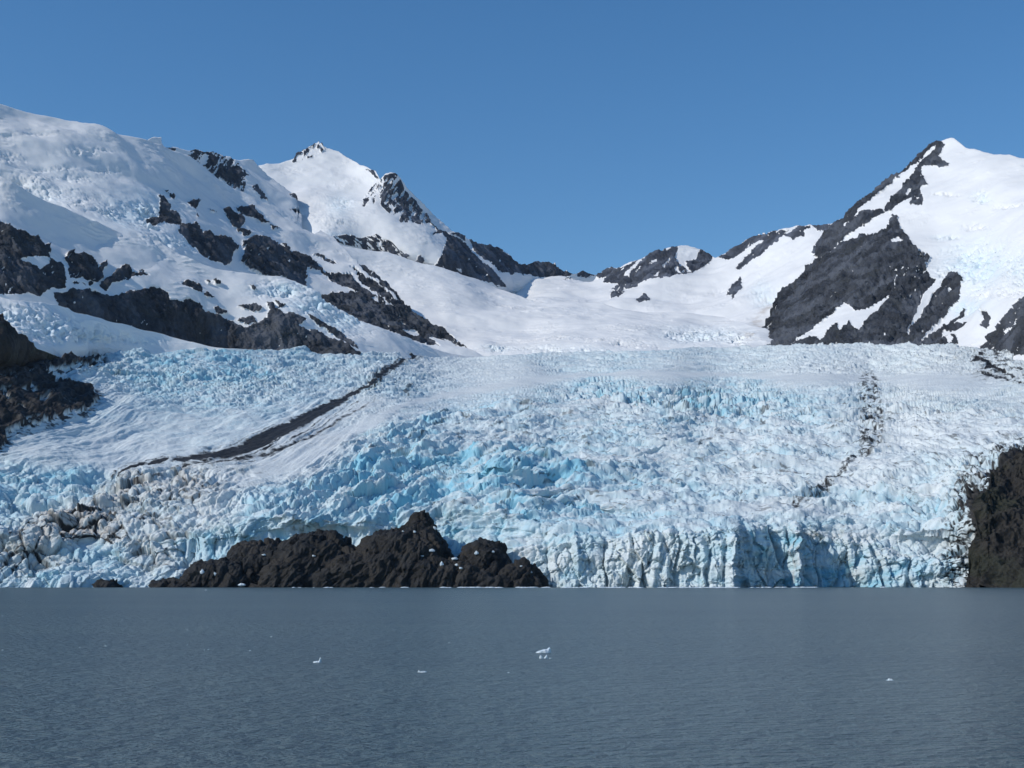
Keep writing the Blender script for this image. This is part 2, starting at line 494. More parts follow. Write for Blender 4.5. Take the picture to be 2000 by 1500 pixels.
L_DEPTH = [(-450,150,2850),(-450,500,2500),(-150,150,3100),(0,192,3350),(0,300,3120),(0,400,2950),(150,240,3500),(280,280,3700),(280,400,3300),(200,450,3000),(0,500,2800),
           (400,333,3950),(400,450,3450),(400,540,3150),(545,412,4150),(545,520,3650),(545,640,3300),(660,510,4050),(660,600,3600),(760,560,3950),(760,640,3570),(860,640,3740),(915,690,3580),(700,720,3300),(900,740,3480)]
L_ROUGH = [(30,350,60,14,.8),(90,375,60,18,.6),(160,395,60,22,.45),(230,410,60,25,.6),(290,425,40,30,.9),(150,345,80,15,.3),(330,480,70,18,.6),(395,475,40,20,.45),(10,305,40,14,.45),(170,300,60,7,.5),(60,262,80,5,.45),(205,330,70,6,.5),(110,325,60,5,.4)]
L_BLUE = [(60,380,120,30,.35),(270,415,70,45,.8),(340,480,60,18,.6),(150,330,120,60,.16)]

# back crest with the small rocky tops, right behind the dome
terrain('hill', Z1([(500,420),(640,400),(700,385),(765,345),(790,330),(820,322),(858,325),(862,350),(880,372),(930,375),(975,392),(1000,400),(1035,390),(1080,400),(1150,408),(1215,435),(1240,450),(1270,440),(1320,438),(1355,445),(1385,470),(1450,530),(1530,600),(1570,635)]) + Z2([(275,700),(310,760),(340,600+200),(380,830),(430,850),(470,880)]),
        [(150,480),(400,560),(700,600)], [(a, b, c * 1.13) for a, b, c in L_DEPTH], 185, 672, 1.7, 1.7,
        mountain_relief(CREST + UROCK, USNOW, streak=[(Z1([(1010,400),(1130,400),(1215,440),(1290,500),(1300,600),(1200,570),(1120,500),(1010,450)]), math.radians(-52), .42)], seed=4.),
        [M_MTN], ('jagged snowy crest with small dark rock tops behind the big snow dome on the left', 'hill'), part='rock_face', part_field='rock', edge_noise=1.6, skirt=(8, .02, 10))

terrain('mountain', [(-150,150),(0,192),(55,210),(110,225),(165,242),(220,260),(280,279),(312,291),(367,315),(403,333),(440,355),(475,374),(507,392),(545,416),(580,446)] + Z2([(240,620),(300,600+30),(340,608),(400,668),(430,712),(500,775),(570,803),(640,852),(700,893),(750,950),(800,1000),(860,1050),(940,1095),(1000,1130),(1060,1180),(1125,1250),(1200,1285),(1300,1310)]),
        [(-150,540),(0,520),(300,570),(560,650),(760,730),(980,745)], L_DEPTH, -450, 975, 1.7, 1.7,
        mountain_relief(UROCK, USNOW, L_ROUGH, L_BLUE, seed=1., undul=1.2),
        [M_MTN], ('broad snow dome with a glacier shelf and dark rock bands sloping down from the upper left', 'mountain'), part='rock_face', part_field='rock', skirt=(8, .02, 5))

F2_TOP = [(-150,318),(0,352),(40,366),(128,403),(176,429),(220,447),(264,459),(312,468),(348,491),(385,508),(422,519),(477,528),(513,535),(543,539),(572,550),(594,562),(620,575),(647,597),(705,630),(757,652),(812,670),(867,686),(945,700)]
terrain('mountain_shoulder', F2_TOP, [(-150,640),(0,640),(200,660),(430,720),(960,745)],
        [(-450,300,2620),(-450,600,2250),(-150,330,2850),(0,352,2800),(0,450,2620),(0,600,2450),(200,438,2960),(200,530,2800),(200,620,2680),(330,470,3080),(400,600,2950),(400,680,2920),(560,548,3180),(560,620,3000),(560,690,2960),(700,632,3180),(700,690,3000),(860,690,3330),(940,700,3440),(900,740,3250)],
        -450, 945, 1.7, 1.7,
        mountain_relief(LROCK, LSNOW, [(560,565,60,14,.8),(620,595,50,20,1),(670,630,45,18,.8),(700,655,50,10,.3),(520,550,30,8,.5)], [(560,562,60,12,.8),(620,595,60,20,1.),(665,630,45,18,.9)], seed=2.),
        [M_MTN], ('near snowy shoulder with a long dark cliff band along its foot on the left', 'mountain'), part='rock_face', part_field='rock', skirt=(8, .012, 7))

# summit massif in the centre left
A_TOP = [(380,345),(450,335)] + Z2([(0,260),(60,250),(140,240),(200,215),(225,185),(250,165),(290,142),(330,118),(370,145),(440,165),(480,205),(560,265),(600,275),(640,290),(660,325),(690,303),(720,297),(745,305),(800,370),(870,430),(960,510),(1050,590),(1120,640),(1150,655),(1200,670),(1290,690),(1345,735),(1390,785),(1450,785),(1490,768),(1560,775),(1610,810),(1650,825),(1680,838),(1700,835),(1730,820),(1785,838),(1830,845)])
AROCK = [Z2(p) for p in ([(222,195),(232,180),(245,178),(236,196)],[(590,285),(630,285),(660,325),(630,310)],[(575,430),(600,415),(600,450),(580,475)],[(620,430),(640,440),(625,465)],
 [(970,590),(1030,620),(1090,640),(1140,690),(1200,760),(1260,820),(1330,905),(1260,890),(1180,875),(1050,845),(950,800),(960,740),(1010,670),(985,620),(930,630),(960,610)],
 [(1140,648),(1200,665),(1280,685),(1345,735),(1390,785),(1370,835),(1300,820),(1250,780),(1200,740),(1160,700)],
 [(850,765),(870,725),(900,760),(880,785)],
 [(1385,780),(1450,780),(1490,762),(1560,770),(1610,805),(1690,840),(1620,850),(1560,858),(1490,852),(1400,840),(1370,830)],[(1700,832),(1730,815),(1800,842),(1770,857),(1710,850)],
 [(905,530),(960,580),(1000,620),(970,600),(930,565)],[(1040,600),(1080,605),(1130,650),(1100,640)])]
terrain('summit', A_TOP, [(380,500),(640,500),(760,560),(980,600),(1180,575)],
        [(450,330,5200),(560,310,5400),(620,275,5500),(620,400,4950),(560,420,4900),(640,480,4650),(700,330,5350),(700,450,4800),(755,340,5150),(790,370,5180),(760,430,4850),(800,500,4750),(860,420,5250),(870,520,4750),(980,520,5350),(960,560,4900),(930,470,5350),(1040,530,5600),(1110,540,5700),(1170,545,5800),(760,560,5050),(650,520,4850),(980,600,5400),(880,580,5200)],
        390, 1172, 1.7, 1.7,
        mountain_relief(AROCK, [Z2([(1055,795),(1080,800),(1085,825)]), Z2([(985,640),(1015,650),(965,780),(935,780)])],
           [(630,430,60,30,.35),(655,470,30,12,.9),(670,400,25,15,.6)], [(655,470,45,14,.7),(665,400,25,25,.5)],
           streak=[(Z2([(690,315),(740,308),(790,390),(850,445),(910,510),(925,545),(880,570),(830,555),(770,555),(760,510),(720,510),(670,470),(680,400)]), math.radians(-58), .62),
                   (Z2([(410,640),(500,628),(560,650),(640,630),(720,670),(760,712),(810,735),(810,745),(740,735),(680,715),(600,700),(540,680),(460,665)]), math.radians(40), .62),
                   (Z2([(200,230),(225,175),(330,115),(380,150),(300,200)]), math.radians(-60), .34),
                   (Z2([(640,335),(740,310),(700,400),(575,475),(580,420)]), math.radians(-55), .3),
                   (Z2([(1140,645),(1200,670),(1290,690),(1345,740),(1390,790),(1300,830)]), math.radians(60), .5)], seed=6.),
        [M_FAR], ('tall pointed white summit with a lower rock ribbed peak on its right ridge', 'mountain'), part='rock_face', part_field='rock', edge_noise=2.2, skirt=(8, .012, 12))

# ridge behind the col, running up to the right-hand mountain
B_TOP = [(960,560),(1000,538),(1060,543),(1110,541),(1150,541)] + Z3([(120,692),(150,672),(190,645),(250,645),(330,615),(400,580),(440,568),(500,560),(530,555),(580,570),(600,578),(640,600),(660,612),(670,610),(720,585),(800,530),(840,512),(900,500),(950,493),(980,480),(1010,462),(1040,462),(1080,472),(1160,463),(1230,440),(1300,420)])
BROCK = [Z3(p) for p in ([(140,680),(190,645),(260,650),(330,620),(400,575),(500,560),(485,600),(500,620),(520,640),(540,670),(555,670),(530,620),(580,610),(592,572),(655,612),(620,640),(560,670),(490,690),(440,700),(400,705),(350,715),(300,740),(265,735),(270,760),(240,785),(205,785),(210,750),(240,720),(200,725),(170,715),(185,690)],
 [(315,800),(350,762),(382,795),(355,802),(330,812)],
 [(670,615),(720,580),(820,515),(900,502),(980,490),(1020,470),(1080,475),(1050,495),(1040,515),(1000,535),(960,515),(940,545),(900,570),(880,590),(830,620),(770,665),(755,660),(790,620),(830,580),(880,540),(850,540),(800,575),(760,600),(720,622)],
 [(705,775),(740,710),(770,690),(775,715),(740,795),(735,770)],[(1080,470),(1165,463),(1140,490),(1110,495)],
 [(1075,580),(1110,530),(1160,470),(1200,440),(1300,400),(1300,600),(1120,600)],[(0,700),(40,690),(20,700)])]
BSNOW = [Z3(p) for p in ([(265,690),(340,612),(345,616),(285,690)],[(375,635),(405,605),(400,625)],[(430,640),(460,600),(465,610),(440,645)],[(235,680),(275,648),(270,662)],[(480,650),(500,640),(510,680),(500,680)],
   [(800,565),(815,545),(810,565)],[(960,505),(1000,478),(980,505)],[(390,690),(420,665),(410,690)])]
terrain('ridge', B_TOP, [(960,650),(1500,700),(1700,600)],
        [(980,560,5700),(1060,543,5700),(1060,600,4700),(1165,540,5500),(1290,490,5350),(1290,560,4950),(1290,640,4350),(1400,505,5300),(1400,560,4900),(1450,490,5200),(1560,440,4900),(1540,520,4500),(1620,440,4750),(1600,520,4300),(1450,640,4000),(1480,690,3850),(1100,640,4300),(1700,420,4700)],
        960, 1680, 1.7, 1.7,
        mountain_relief(BROCK, BSNOW, [(1490,575,25,25,.6),(1400,570,20,10,.3)], [(1490,575,25,25,.4)], seed=11.,
           tintf=lambda u, v, P: np.clip(sblobs(u, v, [(1480,635,16,28,1.0),(1500,600,20,16,.7),(1240,565,12,14,.5),(1590,505,40,10,.4)]) * (.5 + fbm(P / 40, 4) * 1.6), 0, 1)),
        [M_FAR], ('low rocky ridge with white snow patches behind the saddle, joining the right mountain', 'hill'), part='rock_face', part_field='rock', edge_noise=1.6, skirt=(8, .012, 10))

# right-hand mountain
D_TOP = [(1474,680),(1478,668),(1496,635),(1510,603),(1523,577),(1550,554),(1572,527),(1588,500),(1603,470),(1622,438)] + Z3([(1200,440),(1260,378),(1330,325),(1400,268),(1470,235),(1550,155),(1600,118),(1640,105),(1665,97),(1695,94),(1730,110),(1745,127),(1800,132),(1870,150),(1940,165),(2000,178),(2350,250),(2700,420)])
DROCK = [Z3(p) for p in (
 [(1040,600),(1110,525),(1160,463),(1200,440),(1260,370),(1330,320),(1400,262),(1470,232),(1550,150),(1600,112),(1640,104),(1660,120),(1640,150),(1620,160),(1640,180),(1680,205),(1660,215),(1600,210),(1570,205),(1550,230),(1580,290),(1545,300),(1570,370),(1560,390),(1510,385),(1520,350),(1460,380),(1410,410),(1300,480),(1150,600)],
 [(1430,415),(1455,430),(1460,475),(1490,490),(1500,530),(1540,560),(1590,590),(1570,630),(1590,700),(1625,710),(1600,740),(1550,790),(1530,850),(1500,900),(1490,970),(1480,1040),(1130,1040),(800,1040),(820,985),(850,920),(880,850),(910,800),(940,760),(1000,700),(1050,650),(1120,600),(1150,580),(1210,530),(1290,510),(1370,490),(1410,460),(1410,425)],
 [(1690,660),(1730,690),(1730,740),(1710,800),(1660,850),(1600,900),(1560,970),(1540,1010),(1480,1010),(1500,920),(1560,850),(1600,790),(1640,740),(1660,690)],
 [(1540,1010),(1560,975),(1620,930),(1680,880),(1750,830),(1740,860),(1690,890),(1770,895),(1740,920),(1680,930),(1650,920),(1640,960),(1700,945),(1720,975),(1700,1010)],
 [(1830,850),(1860,860),(1865,880),(1840,920),(1820,915),(1840,885)],[(2700,300),(2000,790),(1960,830),(1900,880),(1850,950),(1800,990),(1790,1040),(3600,1040),(3600,300)])]
DSNOW = [Z3(p) for p in (
 [(1260,435),(1300,380),(1360,330),(1420,280),(1500,220),(1560,175),(1520,240),(1460,310),(1410,370),(1390,400),(1340,395),(1290,415)],
 [(1150,585),(1200,530),(1280,470),(1410,400),(1430,430),(1370,480),(1290,508),(1210,532)],
 [(1540,185),(1600,130),(1620,125),(1570,175)],[(1470,340),(1500,310),(1520,300),(1500,335)],[(1440,385),(1500,378),(1510,388),(1460,392)],
 [(1420,525),(1450,510),(1475,535),(1440,545)],[(1155,785),(1195,750),(1170,780)],
 [(990,995),(1060,930),(1120,880),(1160,850),(1215,805),(1240,810),(1270,840),(1330,820),(1420,780),(1370,830),(1310,880),(1280,920),(1240,890),(1200,930),(1190,890),(1150,930),(1120,975),(1100,950),(1040,965)],
 [(1435,720),(1445,690),(1440,750)],[(1390,930),(1400,935),(1395,950)],[(1915,935),(1980,870),(1955,920)],[(1490,940),(1510,890),(1500,950)],[(1215,470),(1240,440),(1225,470)],[(1530,850),(1600,745),(1590,790),(1550,835)],
 [(1600,905),(1700,840),(1740,825),(1690,870),(1610,935),(1580,950)],[(1660,960),(1690,950),(1700,962),(1670,985)],[(1500,700),(1530,680),(1510,695)],[(1850,985),(1865,970),(1860,995)])]
terrain('mountain', D_TOP, [(1470,735),(2160,745),(2700,760)],
        [(1478,670,3750),(1560,560,4050),(1560,670,3500),(1620,440,4500),(1680,400,4450),(1700,500,3900),(1650,600,3600),(1760,340,4600),(1855,272,4650),(1800,430,4050),(1780,520,3700),(1830,600,3500),(1760,670,3250),(1880,290,4500),(1900,400,3950),(1950,500,3500),(1920,600,3200),(1900,690,2950),(2000,300,4150),(2000,450,3450),(2000,620,2800),(2000,690,2650),(2160,350,3800),(2160,600,2500),(2700,430,2900),(2700,740,2000)],
        1474, 2640, 1.6, 1.6,
        mountain_relief(DROCK, DSNOW, [(1915,500,60,30,1.3),(1890,540,55,28,1.3),(1990,530,40,40,1.3),(1965,570,45,20,.9),(1915,575,30,14,.9),(1890,605,28,14,.9),(1845,458,26,6,.9),(1905,440,26,7,.9),(1917,387,16,9,1.3),(1850,385,30,3,.7),(1980,400,40,4,.7)], [(1905,515,65,48,.75),(1890,600,45,22,.6),(1990,520,40,40,.5),(1917,387,16,9,.5),(1845,458,26,6,.4)],
             seed=20., rough_rock=1.25, undul=.75),
        [M_MTN], ('large dark rock face under a smooth white summit dome on the right', 'mountain'), part='rock_face', part_field='rock', edge_noise=1.8, skirt=(8, .02, 12))

# upper snowfield feeding the glacier
C_TOP = [(560,440),(600,450),(650,472),(700,483),(757,489),(793,504),(830,518),(885,535),(933,547),(975,562),(1000,574),(1030,580),(1100,588),(1145,592),(1235,603),(1325,612),(1415,621),(1480,642),(1520,660)]
def c_tint(u, v, P): return np.clip(sblobs(u, v, [(1460,660,20,12,.9),(1200,610,60,5,.25)]) * (.5 + fbm(P / 30, 4) * 1.5), 0, 1)
terrain('snowfield', C_TOP, [(560,740),(1520,740)],
        [(560,440,4600),(650,475,4600),(757,489,4700),(700,560,4500),(830,560,4550),(885,535,4750),(975,562,4850),(950,640,4150),(950,695,3750),(1060,583,4650),(1100,640,4050),(1145,592,4550),(1200,680,3650),(1300,610,4350),(1300,660,3800),(1415,621,4200),(1450,680,3550),(700,730,3800),(800,700,3850),(1500,660,3700),(1500,735,3300),(1100,740,3350)],
        560, 1515, 1.6, 1.3,
        mountain_relief([], [], [(975,688,30,6,.9),(1370,655,75,14,1.),(1440,662,30,10,.8),(1200,672,90,10,.5),(1060,645,90,12,.1),(1080,670,90,8,.35),(1260,645,120,12,.3),(1000,597,40,6,.35),(820,560,30,6,.3),(1130,690,200,8,.5)],
                        [(1370,655,80,16,.55),(1200,690,200,8,.35),(975,688,30,6,.5)], seed=30., tintf=c_tint, undul=.9),
        [M_MTN], ('smooth bright snowfield filling the valley between the peaks', 'snowfield'), skirt=(6, .02, 2))

# tributary icefall on the left
terrain('tributary_glacier', [(-150,560),(0,575),(24,583),(60,588),(80,590),(140,600),(168,612),(240,632),(320,652),(400,672),(440,681),(500,688)],
        [(-150,740),(500,745)],
        [(-450,560,2080),(-450,740,1880),(-150,560,2250),(0,575,2300),(0,640,2160),(0,700,2080),(168,612,2520),(150,680,2330),(320,652,2760),(300,700,2680),(440,681,2800),(440,730,2780),(0,740,2060),(200,740,2560)],
        -450, 500, 1.6, 1.4,
        mountain_relief([], [], [(30,615,60,22,1.),(90,635,60,25,1.),(150,650,60,20,1.),(200,660,60,14,.8),(280,665,50,8,.5),(60,660,80,15,.9),(0,600,60,14,.8)],
                        [(30,615,70,22,.75),(100,640,80,28,.75),(170,652,60,16,.6),(280,664,50,8,.4)], seed=41.,
                        tintf=lambda u, v, P: np.clip(sblobs(u, v, [(250,690,90,10,.6),(190,692,20,10,1.2)]) * (.5 + fbm(P / 30, 4)), 0, 1)),
        [M_MTN], ('side glacier of broken ice blocks coming in at the left under the long cliff band', 'glacier'), skirt=(6, .012, 3))

# dark slope at the left edge
terrain('hill', [(-450,690),(-150,660),(-60,628),(0,618),(12,634),(32,650),(44,656),(60,674),(80,684),(120,700),(135,708)],
        [(-150,760),(0,752),(135,722)],
        [(-450,690,1760),(-450,760,1800),(-150,660,1900),(0,618,1960),(0,670,1880),(60,674,2010),(135,708,2200),(-150,740,1960),(0,715,1900),(0,750,2000),(130,716,2230)],
        -450, 135, 1.6, 1.6,
        mountain_relief([[(-500,500),(200,500),(200,800),(-500,800)]], [Z4([(-20,372),(20,376),(65,388),(20,396),(-20,398)]), Z4([(-20,190),(8,196),(24,208),(6,206),(-20,205)])], seed=52., rough_rock=.8),
        [M_HEAD], ('dark rocky slope at the left edge below the side glacier', 'hill'), edge_noise=3, skirt=(8, .02, 8))

# ------------------------------------------------------------------ the main glacier
G_TOP = [(-150,712),(0,712),(100,704),(140,697),(200,692),(300,687),(430,684),(560,682),(700,686),(800,694),(860,698),(940,699),(1020,694),(1100,690),(1300,683),(1450,677),(1600,674),(1700,671),(1780,670),(1850,673),(1900,678),(1950,681),(2000,683),(2150,690)]
G_CTRL = [(-320,712,1820),(-320,900,1500),(-320,1060,1345),(-150,712,1950),(0,712,1950),(200,692,2450),(430,684,2720),(700,686,3050),(940,699,3350),(1200,686,3380),(1450,677,3400),(1700,671,3150),(1900,678,2850),(2150,690,2500),
          (0,790,1780),(200,760,2080),(430,735,2380),(650,735,2620),(850,740,2820),(1100,725,2980),(1400,722,2990),(1700,715,2850),(1950,720,2550),(2150,730,2300),
          (0,880,1640),(200,850,1800),(400,820,1980),(600,790,2180),(760,775,2330),(1000,765,2480),(1300,745,2620),(1300,790,2240),(1600,745,2560),(1650,790,2230),(1800,746,2450),(2000,750,2300),(2150,760,2150),
          (0,912,1600),(200,915,1650),(400,895,1730),(560,860,1850),(750,830,1980),(1000,820,2060),(1200,840,1960),(1500,860,1890),(1750,860,1870),(1950,860,1760),(2150,860,1650),
          (0,1000,1470),(200,1000,1490),(400,960,1570),(600,930,1640),(850,870,1780),(850,960,1560),(1000,900,1680),(1100,960,1570),(1300,930,1680),(1500,960,1580),(1750,940,1600),(1900,930,1560),
          (0,1060,1400),(200,1070,1420),(400,1020,1460),(600,1010,1460),(850,1010,1470),(1100,1030,1440),(1300,1010,1460),(1500,1020,1465),(1700,1040,1450),(1850,1010,1450),(2150,1020,1400)]
CLIFF_D = [(-150,1350),(0,1350),(120,1362),(250,1385),(400,1400),(600,1420),(900,1415),(1060,1385),(1100,1372),(1200,1362),(1300,1352),(1340,1345),(1400,1338),(1434,1328),(1446,1395),(1500,1420),(1542,1418),(1549,1388),(1560,1386),(1568,1420),(1640,1425),(1700,1412),(1760,1394),(1830,1380),(1900,1360),(2150,1340)]
CLIFF_T = [(-150,1120),(0,1118),(100,1112),(200,1122),(300,1115),(600,1090),(1000,1070),(1060,1072),(1100,1064),(1200,1056),(1300,1046),(1370,1046),(1435,1040),(1500,1036),(1560,1040),(1640,1056),(1700,1068),(1760,1090),(1820,1096),(1900,1090),(2150,1090)]
g_tps = tps([(a, b, math.log(c)) for a, b, c in G_CTRL])
def glacier_depth(u, v):
    c0 = np.interp(u[0], *zip(*CLIFF_T))
    ct = c0 + 9 * fbm(np.stack([u[0] / 22, 0 * u[0], 0 * u[0] + 2], 1), 3)
    cd = np.interp(u[0], *zip(*CLIFF_D))
    top = np.exp(g_tps(u, v)) 
    t = np.clip((1152 - v) / (1152 - ct)[None], 0, 1)
    uw = u + 9 * perlin(np.stack([v.ravel() / 26, 0 * v.ravel(), u.ravel() / 60 + 3], 1)).reshape(u.shape) + 4 * perlin(np.stack([v.ravel() / 8, 0 * v.ravel(), u.ravel() / 30 + 8], 1)).reshape(u.shape)
    cdw = np.interp(uw, *zip(*CLIFF_D))
    cs = np.convolve(np.pad(cd, 30, 'edge'), np.hanning(61) / np.hanning(61).sum(), 'valid')
    kk = sstep(-12, 22, c0[None] - v)
    face = cdw * (1 - kk) + cs[None] * kk + 14 * t ** 2 + 60 * np.clip((c0[None] - v) / 60, 0, 1)
    wd = np.interp(u[0], [900, 1060, 1650, 1900], [120, 60, 60, 110])[None]
    k = sstep(0, 1, (c0[None] + 3 - v) / wd)
    d = face * (1 - k) + np.maximum(top, cs[None] + np.interp(u, [900, 1060], [8, 30])) * k
    # large steps and bulges of the icefalls
    s = [(860, 905, 60, 10, 30), (950, 925, 90, 9, -22), (1080, 905, 110, 9, 22), (1060, 960, 120, 10, -24), (1180, 1000, 150, 8, 18), (980, 1000, 70, 10, -14), (1250, 890, 120, 6, 14),
         (700, 965, 60, 14, -16), (560, 1010, 90, 12, -18), (300, 960, 60, 18, -14), (150, 1000, 60, 20, -14), (60, 1050, 50, 18, -12), (170, 1060, 30, 20, 14),
         (1400, 780, 90, 9, -20), (1250, 765, 90, 8, -16), (1600, 1010, 60, 10, -12), (1750, 1030, 80, 12, -12), (1800, 980, 60, 10, 10)]
    for a, b, c, e, h in s:
        d = d + 1.0 * h * np.exp(-((u - a) / c) ** 2 - ((v - b - 6 * np.sin(u / 31.)) / e) ** 2)
    return d

MORAINE = [(825,696,1.2),(800,699,2),(775,711,4),(748,727,4.5),(735,737,4),(715,752,5),(692,768,6),(655,787,8),(615,808,10),(575,829,12),(535,850,13),(500,865,12),(470,878,10),(440,886,8),(400,893,7),(370,897,6),(330,900,5),(290,905,6),(250,913,6),(222,924,5)]
MORAINE2 = [(880,742,1.5),(800,752,2),(730,762,3),(760,745,4)]
MORAINE3 = [(720,790,1),(680,812,2),(640,832,2.5),(600,855,3),(560,872,3),(520,885,3),(470,893,3),(420,902,3),(360,910,4)]
RDARK = [(1697,745,22),(1700,790,24),(1702,830,26),(1700,870,24),(1692,885,14)]
RDARK2 = [(1692,885,6),(1660,905,4),(1640,925,7),(1610,948,8),(1580,972,6),(1552,992,6)]
LDEBRIS = [Z4([(-400,370),(0,395),(120,385),(230,375),(300,352),(360,350),(440,340),(500,350),(450,365),(300,390),(240,400),(215,430),(270,470),(330,480),(430,500),(480,540),(450,580),(400,600),(330,620),(240,650),(150,680),(60,700),(20,720),(30,760),(0,790),(-400,830)])]
LPATCH = [Z7(p) for p in ([(0,410),(100,402),(70,425),(60,460),(90,500),(175,522),(120,527),(60,515),(10,455)],[(210,392),(290,375),(310,350),(335,365),(335,395),(400,410),(460,450),(430,440),(350,415),(300,395)],
  [(333,515),(400,480),(515,460),(460,485),(390,510)],[(580,502),(700,535),(820,537),(740,552),(650,540)],[(165,583),(210,588),(230,615),(290,655),(260,645),(190,610)],[(60,312),(200,305),(190,318),(60,320)],[(0,285),(130,268),(60,287)],
  [(265,250),(350,250),(330,265),(270,262)],[(390,515),(480,500),(420,522)],[(205,715),(290,700),(420,685),(360,705),(250,745)],[(-40,140),(60,155),(130,180),(0,195),(-40,195)])]
RDEBRIS = [Z8(p) for p in ([(870,190),(900,160),(960,170),(1010,200),(1060,240),(1120,270),(1200,300),(1140,305),(1080,290),(1000,275),(940,270),(1010,255),(980,235),(900,230),(870,225)],[(915,300),(1010,300),(1100,320),(1200,350),(1205,365),(1120,350),(1000,325)],
  [(920,130),(960,110),(1000,130),(950,140)],[(1240,150),(1330,130),(1700,140),(1700,200),(1330,170)],[(1150,350),(1230,380),(1420,420),(1420,440),(1260,400)])]
RSHORE = [Z8([(1300,960),(1250,1010),(1170,1030),(1150,1090),(1060,1130),(1000,1180),(990,1260),(1040,1300),(1000,1380),(860,1370),(830,1430),(850,1500),(900,1700),(920,1850),(860,2050),(900,2200),(1800,2200),(1800,900)])]

ROUGH_PTS = [ # u, v, block size weight (big seracs), fine weight, blueness, tint
 (0,720,.3,.3,.2,.2),(200,705,.6,.6,.45,.15),(330,715,.8,.6,.7,0),(450,720,.7,.6,.7,0),(600,715,.45,.8,.45,0),(700,720,.3,.9,.3,.05),(850,715,.15,.6,.12,.1),(780,750,.4,.9,.35,.1),(950,720,.1,.5,.1,.05),
 (1100,705,.25,.4,.22,0),(1250,705,.3,.3,.28,0),(1400,700,.25,.3,.18,0),(1560,700,.15,.3,.15,.05),(1750,700,.15,.35,.1,.1),(1900,715,.15,.4,.1,.25),(2000,700,.3,.6,.1,.2),
 (1000,740,.04,.15,.03,.05),(1300,732,.03,.1,.03,.05),(1600,732,.03,.08,.03,.06),(1850,737,.03,.08,.02,.15),(900,760,.2,.4,.2,.05),
 (100,790,.05,.4,.15,.3),(200,790,.1,.35,.25,.05),(330,770,.4,.4,.45,0),(450,770,.45,.5,.45,0),(560,770,.3,.5,.35,0),(300,830,.1,.2,.2,0),(150,840,.05,.25,.15,0),(450,830,.12,.25,.22,0),(100,880,.05,.3,.12,0),(250,880,.03,.2,.08,.03),
 (620,850,.03,.3,.05,.25),(560,890,.05,.3,.05,.2),(700,820,.05,.35,.08,.15),(750,800,.25,.6,.2,.05),(480,930,.15,.5,.05,.25),(600,900,.05,.3,.05,.12),
 (50,945,1.,.4,.75,0),(130,950,.9,.5,.55,0),(20,1000,.8,.4,.5,0),(230,960,1.,.7,.2,.5),(350,960,.8,.9,.1,.45),(150,1010,1.,.9,.1,.7),(60,1020,.8,.9,.1,.5),(300,1010,.9,.8,.2,.4),(420,1000,.5,.9,.1,.25),(300,1080,.7,.8,.2,.4),(60,1080,1.,.9,.35,.5),(180,1090,1.,.7,.5,.2),(120,1130,.9,.6,.5,.15),(250,1130,.5,.8,.35,.1),
 (400,1060,.8,.8,.55,.15),(520,1000,.8,.8,.6,.02),(600,960,.8,.8,.65,0),(560,1040,.6,.7,.5,0),(700,930,1.,.6,.75,0),(780,960,1.,.6,.8,0),(650,1000,1.,.6,.7,0),
 (800,880,.8,.6,.6,0),(750,840,.5,.7,.45,0),(850,790,.3,.6,.4,0),(950,790,.3,.6,.4,0),(1050,780,.45,.6,.4,0),(850,840,.3,.6,.35,0),(950,850,.3,.6,.3,.05),
 (870,910,1.,.5,.9,0),(950,930,1.,.5,.9,0),(1050,910,1.,.5,.75,.05),(1120,960,1.,.5,.8,0),(1000,980,.9,.5,.75,0),(930,1010,.6,.6,.5,.25),(1000,1030,.8,.6,.6,.05),(1100,1020,.8,.6,.6,0),(1200,960,.6,.6,.5,.05),(1200,900,.35,.7,.35,.15),(1150,860,.4,.7,.4,.1),
 (1200,770,1.,.6,.6,0),(1320,780,1.,.6,.6,0),(1450,790,1.,.6,.5,0),(1550,800,.9,.6,.45,0),(1400,760,.8,.6,.5,0),(1620,780,.5,.7,.3,0),(1250,820,.6,.6,.4,0),
 (1350,850,.3,.7,.3,.05),(1500,860,.3,.7,.25,.05),(1600,880,.25,.7,.2,.03),(1350,920,.35,.7,.35,.1),(1500,920,.3,.7,.2,.05),(1300,980,.4,.6,.4,.03),(1450,990,.35,.6,.3,.03),(1400,1020,.5,.6,.4,0),
 (1700,800,.25,.9,.12,.15),(1800,800,.2,.9,.1,.12),(1900,800,.2,.8,.18,.02),(2000,800,.2,.6,.15,0),(1780,860,.1,.6,.06,.12),(1700,930,.1,.6,.06,.12),(1900,860,.1,.4,.1,.05),(1800,920,.4,.8,.3,0),(1700,980,.4,.9,.3,.1),(1850,970,.6,.8,.3,.05),(1950,900,.5,1.,.2,.1),
 (1600,1010,.6,.8,.35,.1),(1700,1030,.8,.6,.35,.15),(1800,1020,.9,.5,.4,.05),(1870,1050,.8,.8,.2,.3),(1640,1050,.5,.9,.2,.4),
 (1080,1100,.7,.5,.25,.05),(1200,1100,.7,.4,.2,.05),(1300,1100,.8,.4,.25,0),(1400,1090,.8,.4,.3,0),(1500,1090,.8,.4,.7,0),(1600,1090,.9,.4,.6,0),(1700,1110,.9,.4,.5,0),(1800,1100,.9,.6,.35,0),(1870,1110,.8,.9,.15,.3),
]
RP = np.array(ROUGH_PTS, float)
def glacier_fields(u, v):
    num = np.zeros((len(u), 4)); den = np.zeros(len(u))
    for r in RP:
        w = np.exp(-((u - r[0]) / 62) ** 2 - ((v - r[1]) / 24) ** 2) + 1e-5 / (1e-3 + ((u - r[0]) / 100) ** 2 + ((v - r[1]) / 40) ** 2)
        num += w[:, None] * r[2:]; den += w
    return (num / den[:, None]).T

